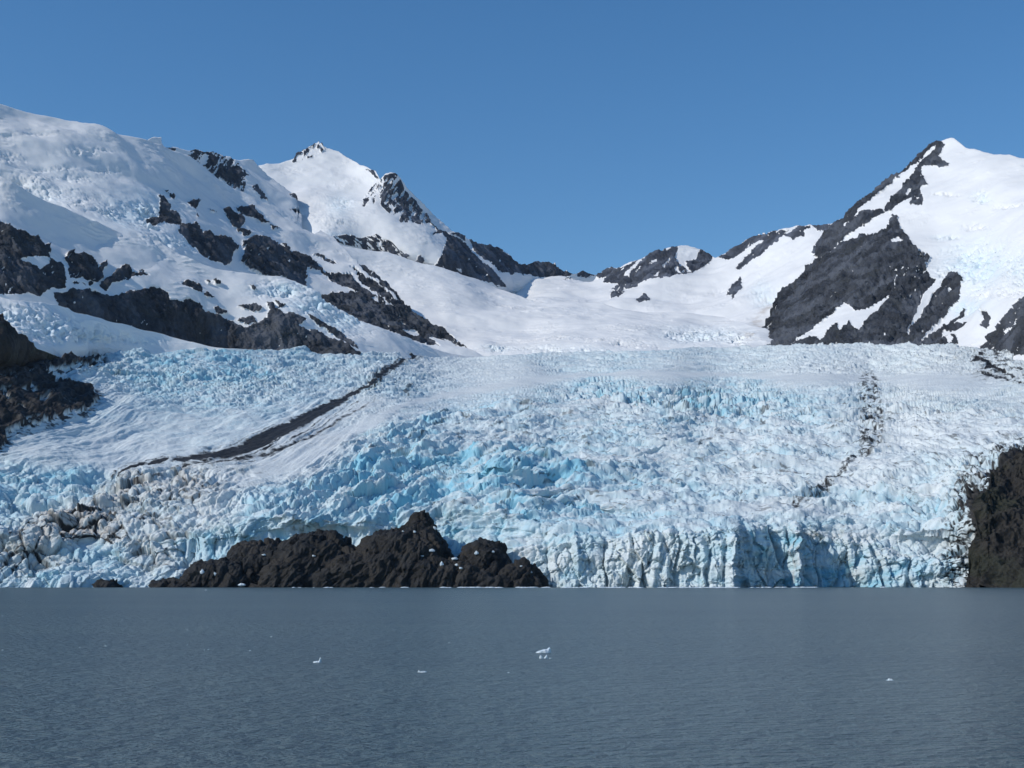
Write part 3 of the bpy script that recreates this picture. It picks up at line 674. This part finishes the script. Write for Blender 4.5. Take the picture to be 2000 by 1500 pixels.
SMOOTH = [(1960,738,5),(1600,735,6),(1300,730,7),(1100,735,7),(960,755,9),(860,772,8),(780,795,9),(700,835,13),(640,865,18),(560,898,20),(500,925,10)]
ARM_A = [(-150,850),(0,832),(90,812),(180,780),(260,735),(430,690),(900,640)]
ARM_B = [(-150,930),(222,926),(290,905),(400,893),(500,867),(575,830),(655,788),(735,738),(825,696),(1000,640)]
ARC = [(-150,965),(300,965),(450,950),(560,912),(700,845),(850,797),(1000,770),(1200,760),(1450,765),(1700,780),(2150,790)]
def glacier_relief(P, N, u, v):
    big, fine, blu, tnt = glacier_fields(u, v)
    lrg = fbm(P / 90 + 2, 3)
    band = sstep(-5, 4, polyline(u, v, SMOOTH) - 2 + (3 + 8 * sstep(760, 800, v)) * lrg)
    big = big * (1 - .95 * band); fine = fine * (1 - .75 * band); blu = blu * (1 - .85 * band)
    big = np.clip(big * (1 + lrg * .9), 0, 1.2)
    wv = np.stack([perlin(P / 70), perlin(P / 70 + 9), 0 * u], 1)
    b0, c0, i0 = serac(P, 44, 1.1, 1.0, .5)
    b1, c1, i1 = serac(P, 23, 1.5, 2.0, .5)
    b2, c2, i2 = serac(P, 10, 1.6, 7.0, .4)
    strip = fbm(np.stack([(v - np.interp(u, *zip(*ARC))) / 30, u / 330, 0 * u + 21], 1), 3, .55) * sstep(755, 790, v) * sstep(500, 620, u)
    fine = fine * np.clip(1 + 1.5 * strip, .3, 1.6); blu = np.clip(blu * (1 + 1.6 * strip), 0, 1.1); big = big * np.clip(1 + 1.2 * strip, .3, 1.3)
    b3, c3, i3 = serac(P, 4.6, 1.6, 12.0, .4)
    # long transverse ice ridges: across the valley in the middle, swinging round on the left
    aw = sstep(980, 820, u + 60 * wv[:, 0])
    def stretched(ang, L, Wd, seed):
        ca, sa = math.cos(ang), math.sin(ang)
        Q = P + 16 * wv
        X = Q[:, 0] * ca + Q[:, 1] * sa; Y = -Q[:, 0] * sa + Q[:, 1] * ca
        return serac(np.stack([X / L, Y / Wd, P[:, 2] / 80], 1) * 10, 10, 1.0, seed, .5)
    sA, cA, _ = stretched(.06, 95, 40, 3.); sB, cB, _ = stretched(.95, 85, 36, 4.)
    tA, uA, _ = stretched(.10, 34, 15, 5.); tB, uB, _ = stretched(.95, 32, 14, 6.)
    sM = sA * (1 - aw) + sB * aw; cM = cA * (1 - aw) + cB * aw
    tM = tA * (1 - aw) + tB * aw; uM = uA * (1 - aw) + uB * aw
    def fold(ang, L, Wd, seed, o=4, g=.55):
        ca, sa = math.cos(ang), math.sin(ang)
        Q = P + 22 * wv
        X = Q[:, 0] * ca + Q[:, 1] * sa; Y = -Q[:, 0] * sa + Q[:, 1] * ca
        return ridged(np.stack([X / L, Y / Wd, P[:, 2] / 90], 1) + seed, o, g)
    n0 = .8 * perlin(np.stack([u / 90, v / 30, 0 * u], 1))
    cc = v - np.interp(u, *zip(*ARC)) + 7 * wv[:, 0]
    arc = ridged(np.stack([cc / 27, u / 190, 0 * u + 3], 1), 3, .5)
    arc2 = ridged(np.stack([cc / 9.5, u / 75, 0 * u + 9], 1), 3, .6)
    arc3 = fbm(np.stack([cc / 3.4, u / 30, 0 * u + 5], 1), 3, .6)
    arcz = sstep(2, 26, cc) * sstep(1050, 985, v) * sstep(430, 600, u)
    fM = fold(.05, 190, 60, 2.) * (1 - aw) + fold(.95, 170, 55, 3.) * aw
    gM = fold(.08, 85, 17, 5., 3) * (1 - aw) + fold(.95, 80, 17, 6., 3) * aw
    q = P + 14 * wv
    t1 = ridged(q / np.array([110, 17, 90.]) + 3, 3, .55)
    t2 = ridged(q / np.array([42, 7.5, 40.]) + 8, 3, .55)
    # where the ice stands in separate pinnacles rather than long ridges
    pin = np.clip(blobs(u, v, [(100,980,160,60,1.),(250,960,130,40,1.),(150,1080,200,60,1.),(1350,785,230,38,1.),(1150,775,120,20,.7),(360,1060,150,60,1.),(550,1020,100,40,.7),(500,750,200,40,.5),(1700,1040,200,50,.9),(850,915,60,25,.6),(720,810,60,25,.6)]), 0, 1)
    # streaks that follow the flow on the left arm
    left = sstep(760, 560, u) * sstep(930, 890, v)
    ang = math.radians(-12); ca, sa = math.cos(ang), math.sin(ang)
    fx = P[:, 0] * ca - P[:, 1] * sa; fy = P[:, 0] * sa + P[:, 1] * ca
    qa = (v - np.interp(u, *zip(*ARM_A))) / np.maximum(40, np.interp(u, *zip(*ARM_B)) - np.interp(u, *zip(*ARM_A)))
    armc = np.stack([qa * 11 + .25 * perlin(P / 60), u / 95, 0 * u], 1)
    st = fbm(armc, 4, .6)
    face = sstep(30, 0, -(v - (np.interp(u, *zip(*CLIFF_T)) + 6))) * sstep(1020, 1060, u)      # the calving cliff
    mid = sstep(.7, .25, big) * (1 - face)
    N[:] = N * (1 - face[:, None]) + np.array([-.05, -1, .12]) * face[:, None]
    N /= np.linalg.norm(N, axis=1, keepdims=True)
    amp = np.minimum(1.1, big)
    fall = np.clip(blobs(u, v, [(1330,790,220,36,1.),(1120,775,110,22,.9),(1560,800,90,36,.8)]), 0, 1)
    d = amp * pin * (b0 * 8 + b1 * (5.5 + 8 * fall) - c1 * (3.4 + 2 * fall) - c0 * 4 + b2 * 1.6 - c2 * .8)
    d = d + amp * (1 - pin) * ((fM - .35) * 17 + sM * 6 - cM * 4 + b1 * 1.6 + tM * 1.5 - uM * .9 + b2 * .6)
    d = d + amp * (fbm(P / 55 + 1, 3) * 9)
    sp = (1 - .6 * amp) * (1 - .8 * left)
    gz = 1 - .65 * arcz
    d = d + sp * fine * ((gM - .4) * 8 * gz + (tM * 2.0 - uM * 1.8) * gz + b2 * .8 + (fM - .4) * 10) + fine * (b3 * .75 - c3 * .45) * (1 - .6 * left)
    d = d + arcz * (1 - .45 * fall) * (1 - band) * ((arc - .42) * 15 * (.5 + .8 * amp) + (arc2 - .4) * 7.5 * (.5 + fine * .6) + arc3 * 4.5 * fine)
    plat = sstep(960, 1060, u) * sstep(736, 722, v) * (1 - band)
    pl = ridged(np.stack([u / 130 + wv[:, 0] * .2, v / 6.5 + n0, 0 * u + 2], 1), 3, .55)
    d = d + plat * ((pl - .4) * 7 + (b1 * 2.4 + b2 * 1.2) * sstep(1400, 1600, u))
    lump = left * np.clip(blobs(u, v, [(330,740,110,34,1.),(480,745,120,34,1.),(600,720,100,24,.8),(220,710,60,18,.9)]), 0, 1)
    d = d + left * (1 - .5 * lump) * (st * 6.5 + fbm(armc * .45 + 9, 3) * 8) * (1 - .4 * band) + lump * (b2 * 2.6 - c2 * 1.4 + tB * 2 - uB * 1.4 + st * 2)
    d = d + fbm(P / 150 + 4, 3) * 8
    # flutes and leaning columns on the cliff
    cx = np.stack([P[:, 0] + 3 * perlin(P / 20), P[:, 1] * 0, P[:, 2] * .2], 1)
    cx[:, 0] += 4 * perlin(np.stack([P[:, 0] / 45, 0 * u, P[:, 2] / 25], 1)) + (P[:, 2] - 20) * .14 * perlin(np.stack([P[:, 0] / 60, 0 * u, 0 * u + 4], 1))
    f1, f2, vec, idx = worley(cx / np.array([24, 1, 24.]) + .5)
    g1, g2, gvec, gidx = worley(cx / np.array([11, 1, 9.]) + 7.5)
    col = RND[idx, 3] * 12 + (RND[idx, 0] - .5) * 18 * vec[:, 0] - (3 + 8 * RND[idx, 4]) * (1 - sstep(0, .25, f2 - f1)) + RND[gidx, 3] * 3 - 2 * RND[gidx, 4] * (1 - sstep(0, .3, g2 - g1))
    flu = ridged(np.stack([P[:, 0] / 12, P[:, 1] / 40, P[:, 2] / 60], 1), 4, .55)
    d = d * (1 - .8 * face) + face * (col + flu * 2.5 + b1 * 5 + b2 * 3.4 - c2 * 1.2 + b3 * 1.2 + fbm(P / 5, 3) * .8)
    # debris fields
    n1 = fbm(np.stack([u / 16, v / 5, 0 * u], 1), 4, .65); n2 = fbm(np.stack([u / 16 + 50, v / 5, 0 * u], 1), 4, .65)
    nh = fbm(np.stack([u / 22, v / 3.2, 0 * u + 7], 1), 4, .6)
    m = polyline(u + n1 * 5, v + n2 * 2.5, MORAINE)
    brk = sstep(.42, .5, t2 + .3 * c1)
    mor = sstep(-3.6, 2.8, m + 4.5 * n1 - .6 + 2.5 * nh - np.where((u < 345), 9 * np.maximum(0, np.sin((u + v * 1.2 + 6 * n1) / 6.2) - .35), 0) - np.where(u > 690, 3.5 * (nh * 2), 0))
    d = d * (1 - .6 * mor)
    m3 = sstep(-4, 4, polyline(u + n1 * 4, v + n2 * 2, MORAINE3) + n1 * 6 - .5) * .95
    m4 = sstep(-3, 3, polyline(u, v, [(800,775,2),(790,765,7),(808,748,6)]) + nh * 12 - 3) * .7
    ld = np.minimum(mask(u + n1 * 12, v + n2 * 9, LDEBRIS), -mask(u + n1 * 3, v + n2 * 2, LPATCH) - .6)
    lf = sstep(-2, 2, ld + n1 * 3)
    haze_l = (ld > -29) * np.minimum(1, 1.7 * np.exp(-np.maximum(0, -ld) / 13)) * sstep(-.12, .2, nh) * .9 * (u < 330) * (ld < 1)
    rd = mask(u + n1 * 10, v + n2 * 6, RDEBRIS)
    rf = sstep(-2, 2, rd)
    haze_r = sstep(1860, 1950, u) * sstep(760, 735, v) * sstep(-.05, .22, nh) * .8
    dk = polyline(u, v, RDARK)
    lines = sstep(.05, .3, fbm(np.stack([m / 2.6 + n1 * .6, u / 55, 0 * u + 4], 1), 3, .6))
    mh = np.exp(-np.maximum(0, -m) / 9) * (.3 + .7 * lines) * .95 * (u > 230) * sstep(-.35, .25, nh + .3)
    side = sstep(0, 3, v - np.interp(u, *zip(*ARM_B)) - 6) * np.exp(-np.maximum(0, -m - 10) / 22) * lines * 1.0 * (u > 330) * (u < 790)
    hair = sstep(.20, .34, fbm(np.stack([cc / 2.3, u / 42, 0 * u + 14], 1), 3, .6)) * .62 * arcz * (1 - band)
    rib = ridged(np.stack([u / 3.6, v / 20, 0 * u], 1), 2) * blobs(u, v, [(1770, 810, 90, 60, 1.), (1700, 810, 60, 70, .8)])
    d = d + rib * 1.6
    nf = fbm(np.stack([u / 12, v / 2.0, 0 * u + 27], 1), 4, .65)
    dkf = sstep(-8, 8, dk + 8 * n1) * sstep(-.2, .14, nf + .3 * nh - .1 * np.abs((u - 1700) / 25.)) * .85
    dk2 = sstep(-3, 3, polyline(u, v, RDARK2) + n1 * 7 + 1) * sstep(-.25, .12, nf) * .85
    rs = mask(u + n1 * 12, v + n2 * 10, RSHORE)
    rsf = sstep(-1, 3, rs) * .9
    haze_s = (rs > -29) * np.minimum(1, 1.9 * np.exp(-np.maximum(0, -rs) / 14)) * sstep(-.15, .2, nh + .3 * n1 + .35 * (c2 - .3)) * .95 * (u > 1780)
    mg = polyline(u, v, [(2010,862,14),(1950,880,20),(1905,905,16),(1890,960,22),(1872,1020,22),(1866,1080,26),(1876,1150,24)])
    haze_s = np.maximum(haze_s, sstep(-22, 16, mg + 14 * n1) * sstep(-.16, .26, nh + .3 * (c2 - .25) + .25 * n2) * .92)
    crevdirt = (1 - .8 * face) * np.clip(tnt - .06, 0, 1) * 2.3 * np.maximum(c1, c2 * .75) ** 1.7 * (.55 + 1.2 * np.clip(nh + .2, 0, 1))
    scat = sstep(.26, .48, fbm(np.stack([u / 20 + n1, cc / 1.9, 0 * u + 9], 1), 3)) * .7 * sstep(700, 800, u) * sstep(745, 800, v) * (1 - face) * (1 - .8 * band)
    dirt = np.clip(np.maximum.reduce([mor, mh, side, hair, m3, m4, lf, haze_l, rf, haze_r, dkf, dk2, rsf, haze_s, crevdirt, scat]), 0, 1)
    debris = np.maximum(lf, np.maximum(mor * .3, rf))
    d = d * (1 - .5 * lf) + lf * (ridged(P / 45, 4) * 14 + fbm(P / 9, 3) * 2.5) + debris * fbm(P / 4, 2) * 1.2
    blue = blu * (.62 + .45 * (i1 - .5) + .35 * c1 + .35 * cM + .25 * (i2 - .5)) + .18 * cM * amp
    blue = np.clip(blue + lrg * .45 * blu + arcz * (.42 - arc) * .35 * (.3 + blu) + plat * np.clip(.5 - pl, 0, 1) * .2 * sstep(1650, 1400, u) - .02, 0, 1)
    tint = np.clip(tnt * (1.1 + lrg * .8 + .8 * (i2 - .5)), 0, 1)
    iso = np.maximum.reduce([mor, lf])
    return d, dict(rock=0 * u, blue=blue, dirt=dirt, tint=tint, iso=iso)

terrain('glacier', G_TOP, [(-150,1154),(2150,1154)], None, -300, 2150, 1.55, .72, glacier_relief, [M_GLA],
        ('wide blue white glacier tumbling down to the lake with crevasses and a calving cliff', 'glacier'), part='moraine', part_field='iso', part_min=1500, skirt=(6, .02, 6), dfun=glacier_depth)

# ------------------------------------------------------------------ bedrock by the water
def knob(cu, hw, vtop, dist, depth, lean=0., sd=0, res=1.5, base=1154, pw=.5):
    """one ice-smoothed rock knob: rounded in front, closed behind"""
    n = int(hw * 2 / res) + 1
    s = np.linspace(-1, 1, n); R = int((base - vtop) / 1.3)
    t = np.linspace(0, 1.7, R * 2)
    Sg, Tg = np.meshgrid(s, t)
    prof = np.sqrt(np.maximum(0, 1 - np.abs(Sg) ** 2.4)) 
    Hh = world(0, vtop, dist)[2] 
    ang = Tg * math.pi / 2
    r = np.sin(ang) ** .85 * (Tg <= 1) + np.sin(ang) * (Tg > 1)
    Zz = -2 + (Hh + 2) * r * prof ** .9
    Yy = dist + depth * (1 - np.cos(ang)) - depth * .8 * (prof - .5)
    Xx = (cu - CX) / F * dist + Sg * hw / F * dist + lean * Zz
    return np.stack([Xx, Yy, Zz], -1)

def outcrop(name, knobs, mat, label, cat, amp=1.0):
    Vs, Qs, off = [], [], 0
    for k in knobs:
        G = knob(**k)
        N = normals(G); P = G.reshape(-1, 3)
        an = .55 + .75 * ((k['sd'] * .618) % 1); a_ = P[:, 0] * math.cos(an) + P[:, 2] * math.sin(an); b_ = -P[:, 0] * math.sin(an) + P[:, 2] * math.cos(an) + 4 * perlin(P / 18)
        q = np.stack([a_ / 60, b_ / 13, P[:, 1] / 40], 1)
        d = amp * ((ridged(q + k['sd'], 4, .55) - .4) * 4.5 + (ridged(q * 3 + 4, 3, .55) - .3) * .9 + fbm(P / 14 + k['sd'], 3) * 3 + serac(P, 17, 1.5, k['sd'])[0] * 3.4 + serac(P, 7, 1.5, k['sd'])[0] * 1.1 + fbm(P / 2.5, 3) * .35)
        P = P + N.reshape(-1, 3) * d[:, None]
        Vs.append(P); Qs.append(grid_faces(*G.shape[:2]) + off); off += len(P)
    o = link_mesh(name, np.concatenate(Vs), np.concatenate(Qs), [mat])
    return tag(o, label, cat)

KN = [dict(cu=435, hw=85, vtop=1092, dist=1368, depth=30, sd=1), dict(cu=350, hw=55, vtop=1130, dist=1356, depth=14, sd=2), dict(cu=395, hw=40, vtop=1112, dist=1360, depth=16, sd=14),
      dict(cu=500, hw=85, vtop=1058, dist=1388, depth=45, sd=3, lean=.1), dict(cu=555, hw=60, vtop=1090, dist=1362, depth=24, sd=15, lean=.2), dict(cu=600, hw=95, vtop=1038, dist=1380, depth=45, sd=4, lean=.15),
      dict(cu=690, hw=95, vtop=1075, dist=1366, depth=30, sd=5, lean=.3), dict(cu=765, hw=110, vtop=1030, dist=1372, depth=45, sd=6, lean=.25),
      dict(cu=820, hw=42, vtop=1004, dist=1405, depth=30, sd=7), dict(cu=825, hw=95, vtop=1088, dist=1356, depth=28, sd=8),
      dict(cu=900, hw=70, vtop=1095, dist=1358, depth=25, sd=9), dict(cu=945, hw=58, vtop=1054, dist=1372, depth=30, sd=10), dict(cu=1010, hw=48, vtop=1102, dist=1354, depth=22, sd=11),
      dict(cu=215, hw=22, vtop=1134, dist=1352, depth=8, sd=12), dict(cu=960, hw=70, vtop=1112, dist=1352, depth=22, sd=13)]
OUT = outcrop('rock_outcrop', KN, M_ROCK, 'dark rounded bedrock outcrop at the waterline under the glacier, left of the ice cliff', 'rock outcrop')

terrain('headland', [(1886,1150),(1890,1132),(1894,1105),(1890,1080),(1906,1050),(1912,1030),(1902,1010),(1896,985),(1925,972),(1934,950),(1926,928),(1940,914),(1960,902),(1982,893),(2000,880),(2060,840),(2150,800),(2400,740),(2900,700)],
        [(1886,1154),(2150,1160),(2900,1166)],
        [(1890,1148,1345),(1895,1080,1362),(1900,1000,1395),(1930,930,1440),(2000,880,1480),(2000,1000,1390),(2000,1148,1290),(2150,1148,1230),(2150,800,1480),(2150,1000,1330),(2500,1150,1120),(2500,740,1420),(2900,1150,1010),(2900,700,1350)],
        1886, 2900, 1.6, 1.6,
        lambda P, N, u, v: ((ridged(P / np.array([60, 60, 90.]) + 2, 5, .55) - .4) * 22 * sstep(1885, 1925, u) + (ridged(P / 12, 3, .6) - .3) * 4 + fbm(P / 3, 3) * 1.0, dict(rock=0 * u + 1)),
        [M_HEAD], ('steep dark brown headland at the right edge where the glacier meets the lake', 'headland'), edge_noise=5, skirt=(6, .02, 8))

# ------------------------------------------------------------------ lake
def make_lake():
    y = np.concatenate([[-400, -100, 0], np.geomspace(5, 1600, 60)])
    x = np.linspace(-2500, 2500, 60)
    X, Y = np.meshgrid(x, y)
    V = np.stack([X, Y, 0 * X], -1).reshape(-1, 3)
    o = link_mesh('lake_water', V, grid_faces(len(y), len(x))[:, ::-1], [M_WATER])
    tag(o, 'grey blue rippled lake water in front of the glacier', 'lake', kind='structure')
make_lake()

# ------------------------------------------------------------------ floating ice
def ico(level):
    import bmesh
    bm = bmesh.new(); bmesh.ops.create_icosphere(bm, subdivisions=level, radius=1)
    V = np.array([v.co[:] for v in bm.verts]); Q = np.array([[v.index for v in f.verts] for f in bm.faces]); bm.free()
    return V, Q
IV, IQ = ico(4)
def chunk(seed, L, W, H, peaks, cut=.35):
    """a melted ice block: lumpy body with raised horns at given places along its length"""
    P = IV.copy()
    body = P * np.array([L / 2, W / 2, H * .42])
    x = P[:, 0]
    up = np.clip(P[:, 2] + .15, 0, 1)
    z = body[:, 2]
    for px, w, h in peaks:
        z = z + up * h * H * np.exp(-((x - px) / w) ** 2)
    body[:, 2] = z
    n = ridged(P * 1.6 + seed, 3) * .10 + fbm(P * 4 + seed, 3) * .10
    b, c, i = serac(P.astype(f32), .8, 1, seed)
    body += P * ((n + b * .12 - .1)[:, None]) * np.array([L * .5, W * .5, H * .6])
    body[:, 2] += H * (.1 - cut * .2)
    return body
def berg(u, v, wpx, hpx, peaks, label, group='small floating ice pieces', seed=0, cat='ice floe', name='ice_floe', yaw=0.):
    p = lake(u, v)
    m = p[1] / F
    V = chunk(seed, wpx * m, wpx * m * .6, hpx * m * 1.0, peaks)
    o = link_mesh(name, V, IQ, [M_ICE], smooth=False)
    o.location = (p[0], p[1], 0); o.rotation_euler = (0, 0, yaw)
    tag(o, label, cat, group)
berg(1062, 1275, 32, 10, [(.85,.3,1.0),(.2,.5,.25)], 'largest ice floe on the lake, long and low with a raised pointed right end', seed=1, yaw=.1)
berg(1057, 1286, 8, 7, [(-.3,.5,.6)], 'short white ice block just below the largest floe, left of the pair', seed=2)
berg(1066, 1286, 8, 6.5, [(.4,.5,.7)], 'short white ice block just below the largest floe, right of the pair', seed=3)
berg(1075, 1286, 5, 3, [], 'tiny pale ice lump at the right end of the pair below the largest floe', seed=4)
berg(620, 1294, 17, 7, [(.75,.25,1.4)], 'small white ice floe with one upright fin, left of the lake centre', seed=5)
berg(825, 1313, 19, 4, [(-.8,.2,.9),(.7,.3,.3)], 'thin flat white ice floe floating below and right of the finned one', seed=6)
berg(1738, 1329, 15, 3.4, [(-.2,.2,.8),(.4,.2,.6)], 'flat lone ice floe on the right side of the lake', seed=7)
for k, (u, v, w, lab) in enumerate([(530,1244,4,'tiny ice piece far out on the water, upper left of the finned floe'), (877,1256,4,'tiny faint ice piece above the thin flat floe'), (5,1270,4,'tiny ice piece at the left edge of the lake'),
      (206,1262,5,'brighter tiny ice piece on the left part of the lake'), (366,1260,3,'tiny ice dot just left of the close pair of dots'), (366,1231,3,'topmost single ice dot on the left half of the open water'),
      (399,1270,3,'left dot of the close pair of tiny ice pieces'), (407,1269,4,'right dot of the close pair of tiny ice pieces'), (488,1271,5,'flat tiny ice piece right of the close pair of dots'),
      (156,1265,3,'faint ice dot just left of the brighter tiny piece'), (402,1153,5,'small ice piece floating close to shore below the left rocks'), (5,1203,4,'faint ice piece at the left edge, nearer the far shore'), (993,1314,5,'faint low ice piece right of the thin flat floe')]):
    berg(u, v, w, 1.7, [(.2,.5,.5)], lab, seed=20 + k)

# brash ice along the waterline
def brash():
    Vs, Qs, off = [], [], 0
    V0, Q0 = ico(2)
    r = np.random.RandomState(5)
    for k in range(850):
        a = r.rand()
        if a < .35: u = r.uniform(820, 1060)
        elif a < .8: u = r.uniform(1060, 1445)
        else: u = r.uniform(1445, 1620) if r.rand() < .5 else r.uniform(560, 1860)
        if perlin(np.array([[u / 28, 2.2, 1.]]))[0] < -.12: continue
        dist = np.interp(u, [0, 820, 1060, 1200, 1437, 1445, 1640, 1900], [1330, 1335, 1330, 1325, 1300, 1345, 1350, 1335]) - abs(r.normal()) * 22
        x = (u - CX) / F * dist
        s = r.uniform(.25, .9) ** 1.5 * 2.2
        Vs.append(V0 * np.array([s * r.uniform(.8, 2.4), s, s * .38]) * (1 + .25 * r.rand(len(V0), 1)) + np.array([x, dist, .05])); Qs.append(Q0 + off); off += len(V0)
    o = link_mesh('brash_ice', np.concatenate(Vs), np.concatenate(Qs), [M_ICE], smooth=False)
    tag(o, 'scatter of brash ice fragments along the waterline below the ice cliff', 'brash ice', kind='stuff')
brash()

# ------------------------------------------------------------------ ice blocks lying on the outcrop
def on_rock():
    from mathutils import Vector
    from mathutils.bvhtree import BVHTree
    me = OUT.data
    t = BVHTree.FromPolygons([v.co for v in me.vertices], [tuple(p.vertices) for p in me.polygons])
    spots = [(849,1033,7,9,'bright upright ice block in the notch under the glacier lip'), (843,1076,13,7,'wide rounded ice block on the rock saddle between the two high knobs'), (931,1081,8,8,'single bright ice block in the middle of the right rock knob'),
             (863,1103,7,11,'narrow ice block on the dark rock below the wide rounded one'), (787,1038,4,3,'small ice block on the crest of the tall rock, middle of the row of crumbs'), (810,1039,5,5,'ice block at the right end of the row of crumbs on the tall rock'),
             (752,1033,5,2.5,'flat ice crumb at the left end of the row on the tall rock'), (768,1032,7,2.5,'flat ice crumb near the left end of the row on the tall rock'), (613,1086,8,4,'pale ice crumb halfway up the rock left of centre'),
             (515,1084,8,4,'pale ice crumb on the left rock slope'), (472,1143,14,7,'ragged ice block stranded at the waterline of the left rocks'), (888,1092,12,7,'upper ice piece in the gully between the right knobs'),
             (884,1068,18,6,'ice ledge remnant above the gully between the right knobs'), (905,1064,14,6,'ice ledge remnant near the top of the right knob'), (893,1104,9,6,'lower ice piece in the gully between the right knobs'), (900,1110,6,5,'lowest ice piece in the gully between the right knobs'),
             (1018,1106,5,3,'small ice crumb on the rightmost low rock'), (1037,1118,6,4,'ice crumb on the right flank of the rightmost low rock'), (963,1078,6,5,'ice crumb on the upper right of the right knob'), (825,1086,6,3,'flat ice crumb just below the wide rounded block'), (420,1122,6,8,'dull ice block low on the left rocks'), (395,1118,8,10,'larger dull ice block low at the left end of the rocks')]
    for k, (u, v, w, h, lab) in enumerate(spots):
        dirv = world(u, v, 100.) - np.array([0, 0, H0]); 
        hit = t.ray_cast(Vector((0, 0, H0)), Vector(dirv).normalized())
        if hit[0] is None: continue
        m = hit[0].y / F
        V = chunk(60 + k, w * m * 1.15, w * m * .9, h * m * .95, [(random.uniform(-.6, .6), .7, .12), (random.uniform(-.9, .9), .25, .15)])
        o = link_mesh('ice_block', V, IQ, [M_ICE], smooth=False)
        o.location = (hit[0].x, hit[0].y - .2, hit[0].z)
        tag(o, lab, 'ice block', 'ice blocks lying on the shore rocks')
on_rock()

# ------------------------------------------------------------------ air between here and the peaks
def air():
    x0, x1, y0, y1, z0, z1 = -5200, 5200, -600, 9000, -60, 2700
    V = [(x, y, z) for z in (z0, z1) for y in (y0, y1) for x in (x0, x1)]
    Q = [(0, 2, 3, 1), (4, 5, 7, 6), (0, 1, 5, 4), (2, 6, 7, 3), (0, 4, 6, 2), (1, 3, 7, 5)]
    m, nt = new_mat('valley_air')
    p = node(nt, 'ShaderNodeVolumePrincipled'); p.inputs['Color'].default_value = (.55, .74, 1, 1)
    p.inputs['Density'].default_value = 0.8e-5; p.inputs['Anisotropy'].default_value = .2
    o = node(nt, 'ShaderNodeOutputMaterial'); nt.links.new(p.outputs[0], o.inputs['Volume'])
    h = link_mesh('haze', np.array(V, float), np.array(Q), [m], smooth=False)
    tag(h, 'thin blue air over the lake and the mountains', 'haze', kind='stuff')
air()

# ------------------------------------------------------------------ light, sky, camera
to_sun = np.array([-math.sin(SUN_AZ) * math.cos(SUN_EL), -math.cos(SUN_AZ) * math.cos(SUN_EL), math.sin(SUN_EL)])
from mathutils import Vector
sl = bpy.data.lights.new('sun', 'SUN'); sl.energy = 3.1; sl.angle = math.radians(.5); sl.color = (1.0, .955, .88)
so = bpy.data.objects.new('sun', sl); COL.objects.link(so)
so.rotation_euler = Vector(to_sun).to_track_quat('Z', 'Y').to_euler(); so.location = (-300, -300, 500)

W = bpy.data.worlds.new('World'); S.world = W; W.use_nodes = True
nt = W.node_tree; nt.nodes.clear()
sky = nt.nodes.new('ShaderNodeTexSky'); sky.sky_type = 'NISHITA'; sky.sun_disc = False
sky.sun_elevation = SUN_EL
sky.sun_rotation = math.atan2(to_sun[0], to_sun[1])
sky.altitude = 800; sky.air_density = 1.0; sky.dust_density = .15; sky.ozone_density = 2.0
hs = nt.nodes.new('ShaderNodeHueSaturation'); hs.inputs['Saturation'].default_value = 1.29; hs.inputs['Value'].default_value = 1.24
bg = nt.nodes.new('ShaderNodeBackground'); bg.inputs[1].default_value = .10
wo = nt.nodes.new('ShaderNodeOutputWorld')
nt.links.new(sky.outputs[0], hs.inputs['Color']); nt.links.new(hs.outputs[0], bg.inputs[0]); nt.links.new(bg.outputs[0], wo.inputs[0])

cam = bpy.data.cameras.new('camera'); co = bpy.data.objects.new('camera', cam); COL.objects.link(co)
co.location = (0, 0, H0); co.rotation_euler = (math.pi / 2 + PITCH, 0, 0)
cam.sensor_width = 36; cam.lens = 36 * F / 2000; cam.clip_start = .5; cam.clip_end = 40000
S.camera = co
S.view_settings.view_transform = 'Standard'; S.view_settings.look = 'None'; S.view_settings.exposure = 0; S.view_settings.gamma = 1
S.render.engine = 'CYCLES'
S.cycles.volume_bounces = 0; S.cycles.max_bounces = 4; S.cycles.diffuse_bounces = 2; S.cycles.glossy_bounces = 2
S.cycles.use_adaptive_sampling = True; S.cycles.adaptive_threshold = .02
S.cycles.use_denoising = True; S.cycles.denoiser = 'OPENIMAGEDENOISE'; S.cycles.denoising_input_passes = 'RGB_ALBEDO_NORMAL'; S.cycles.denoising_prefilter = 'ACCURATE'
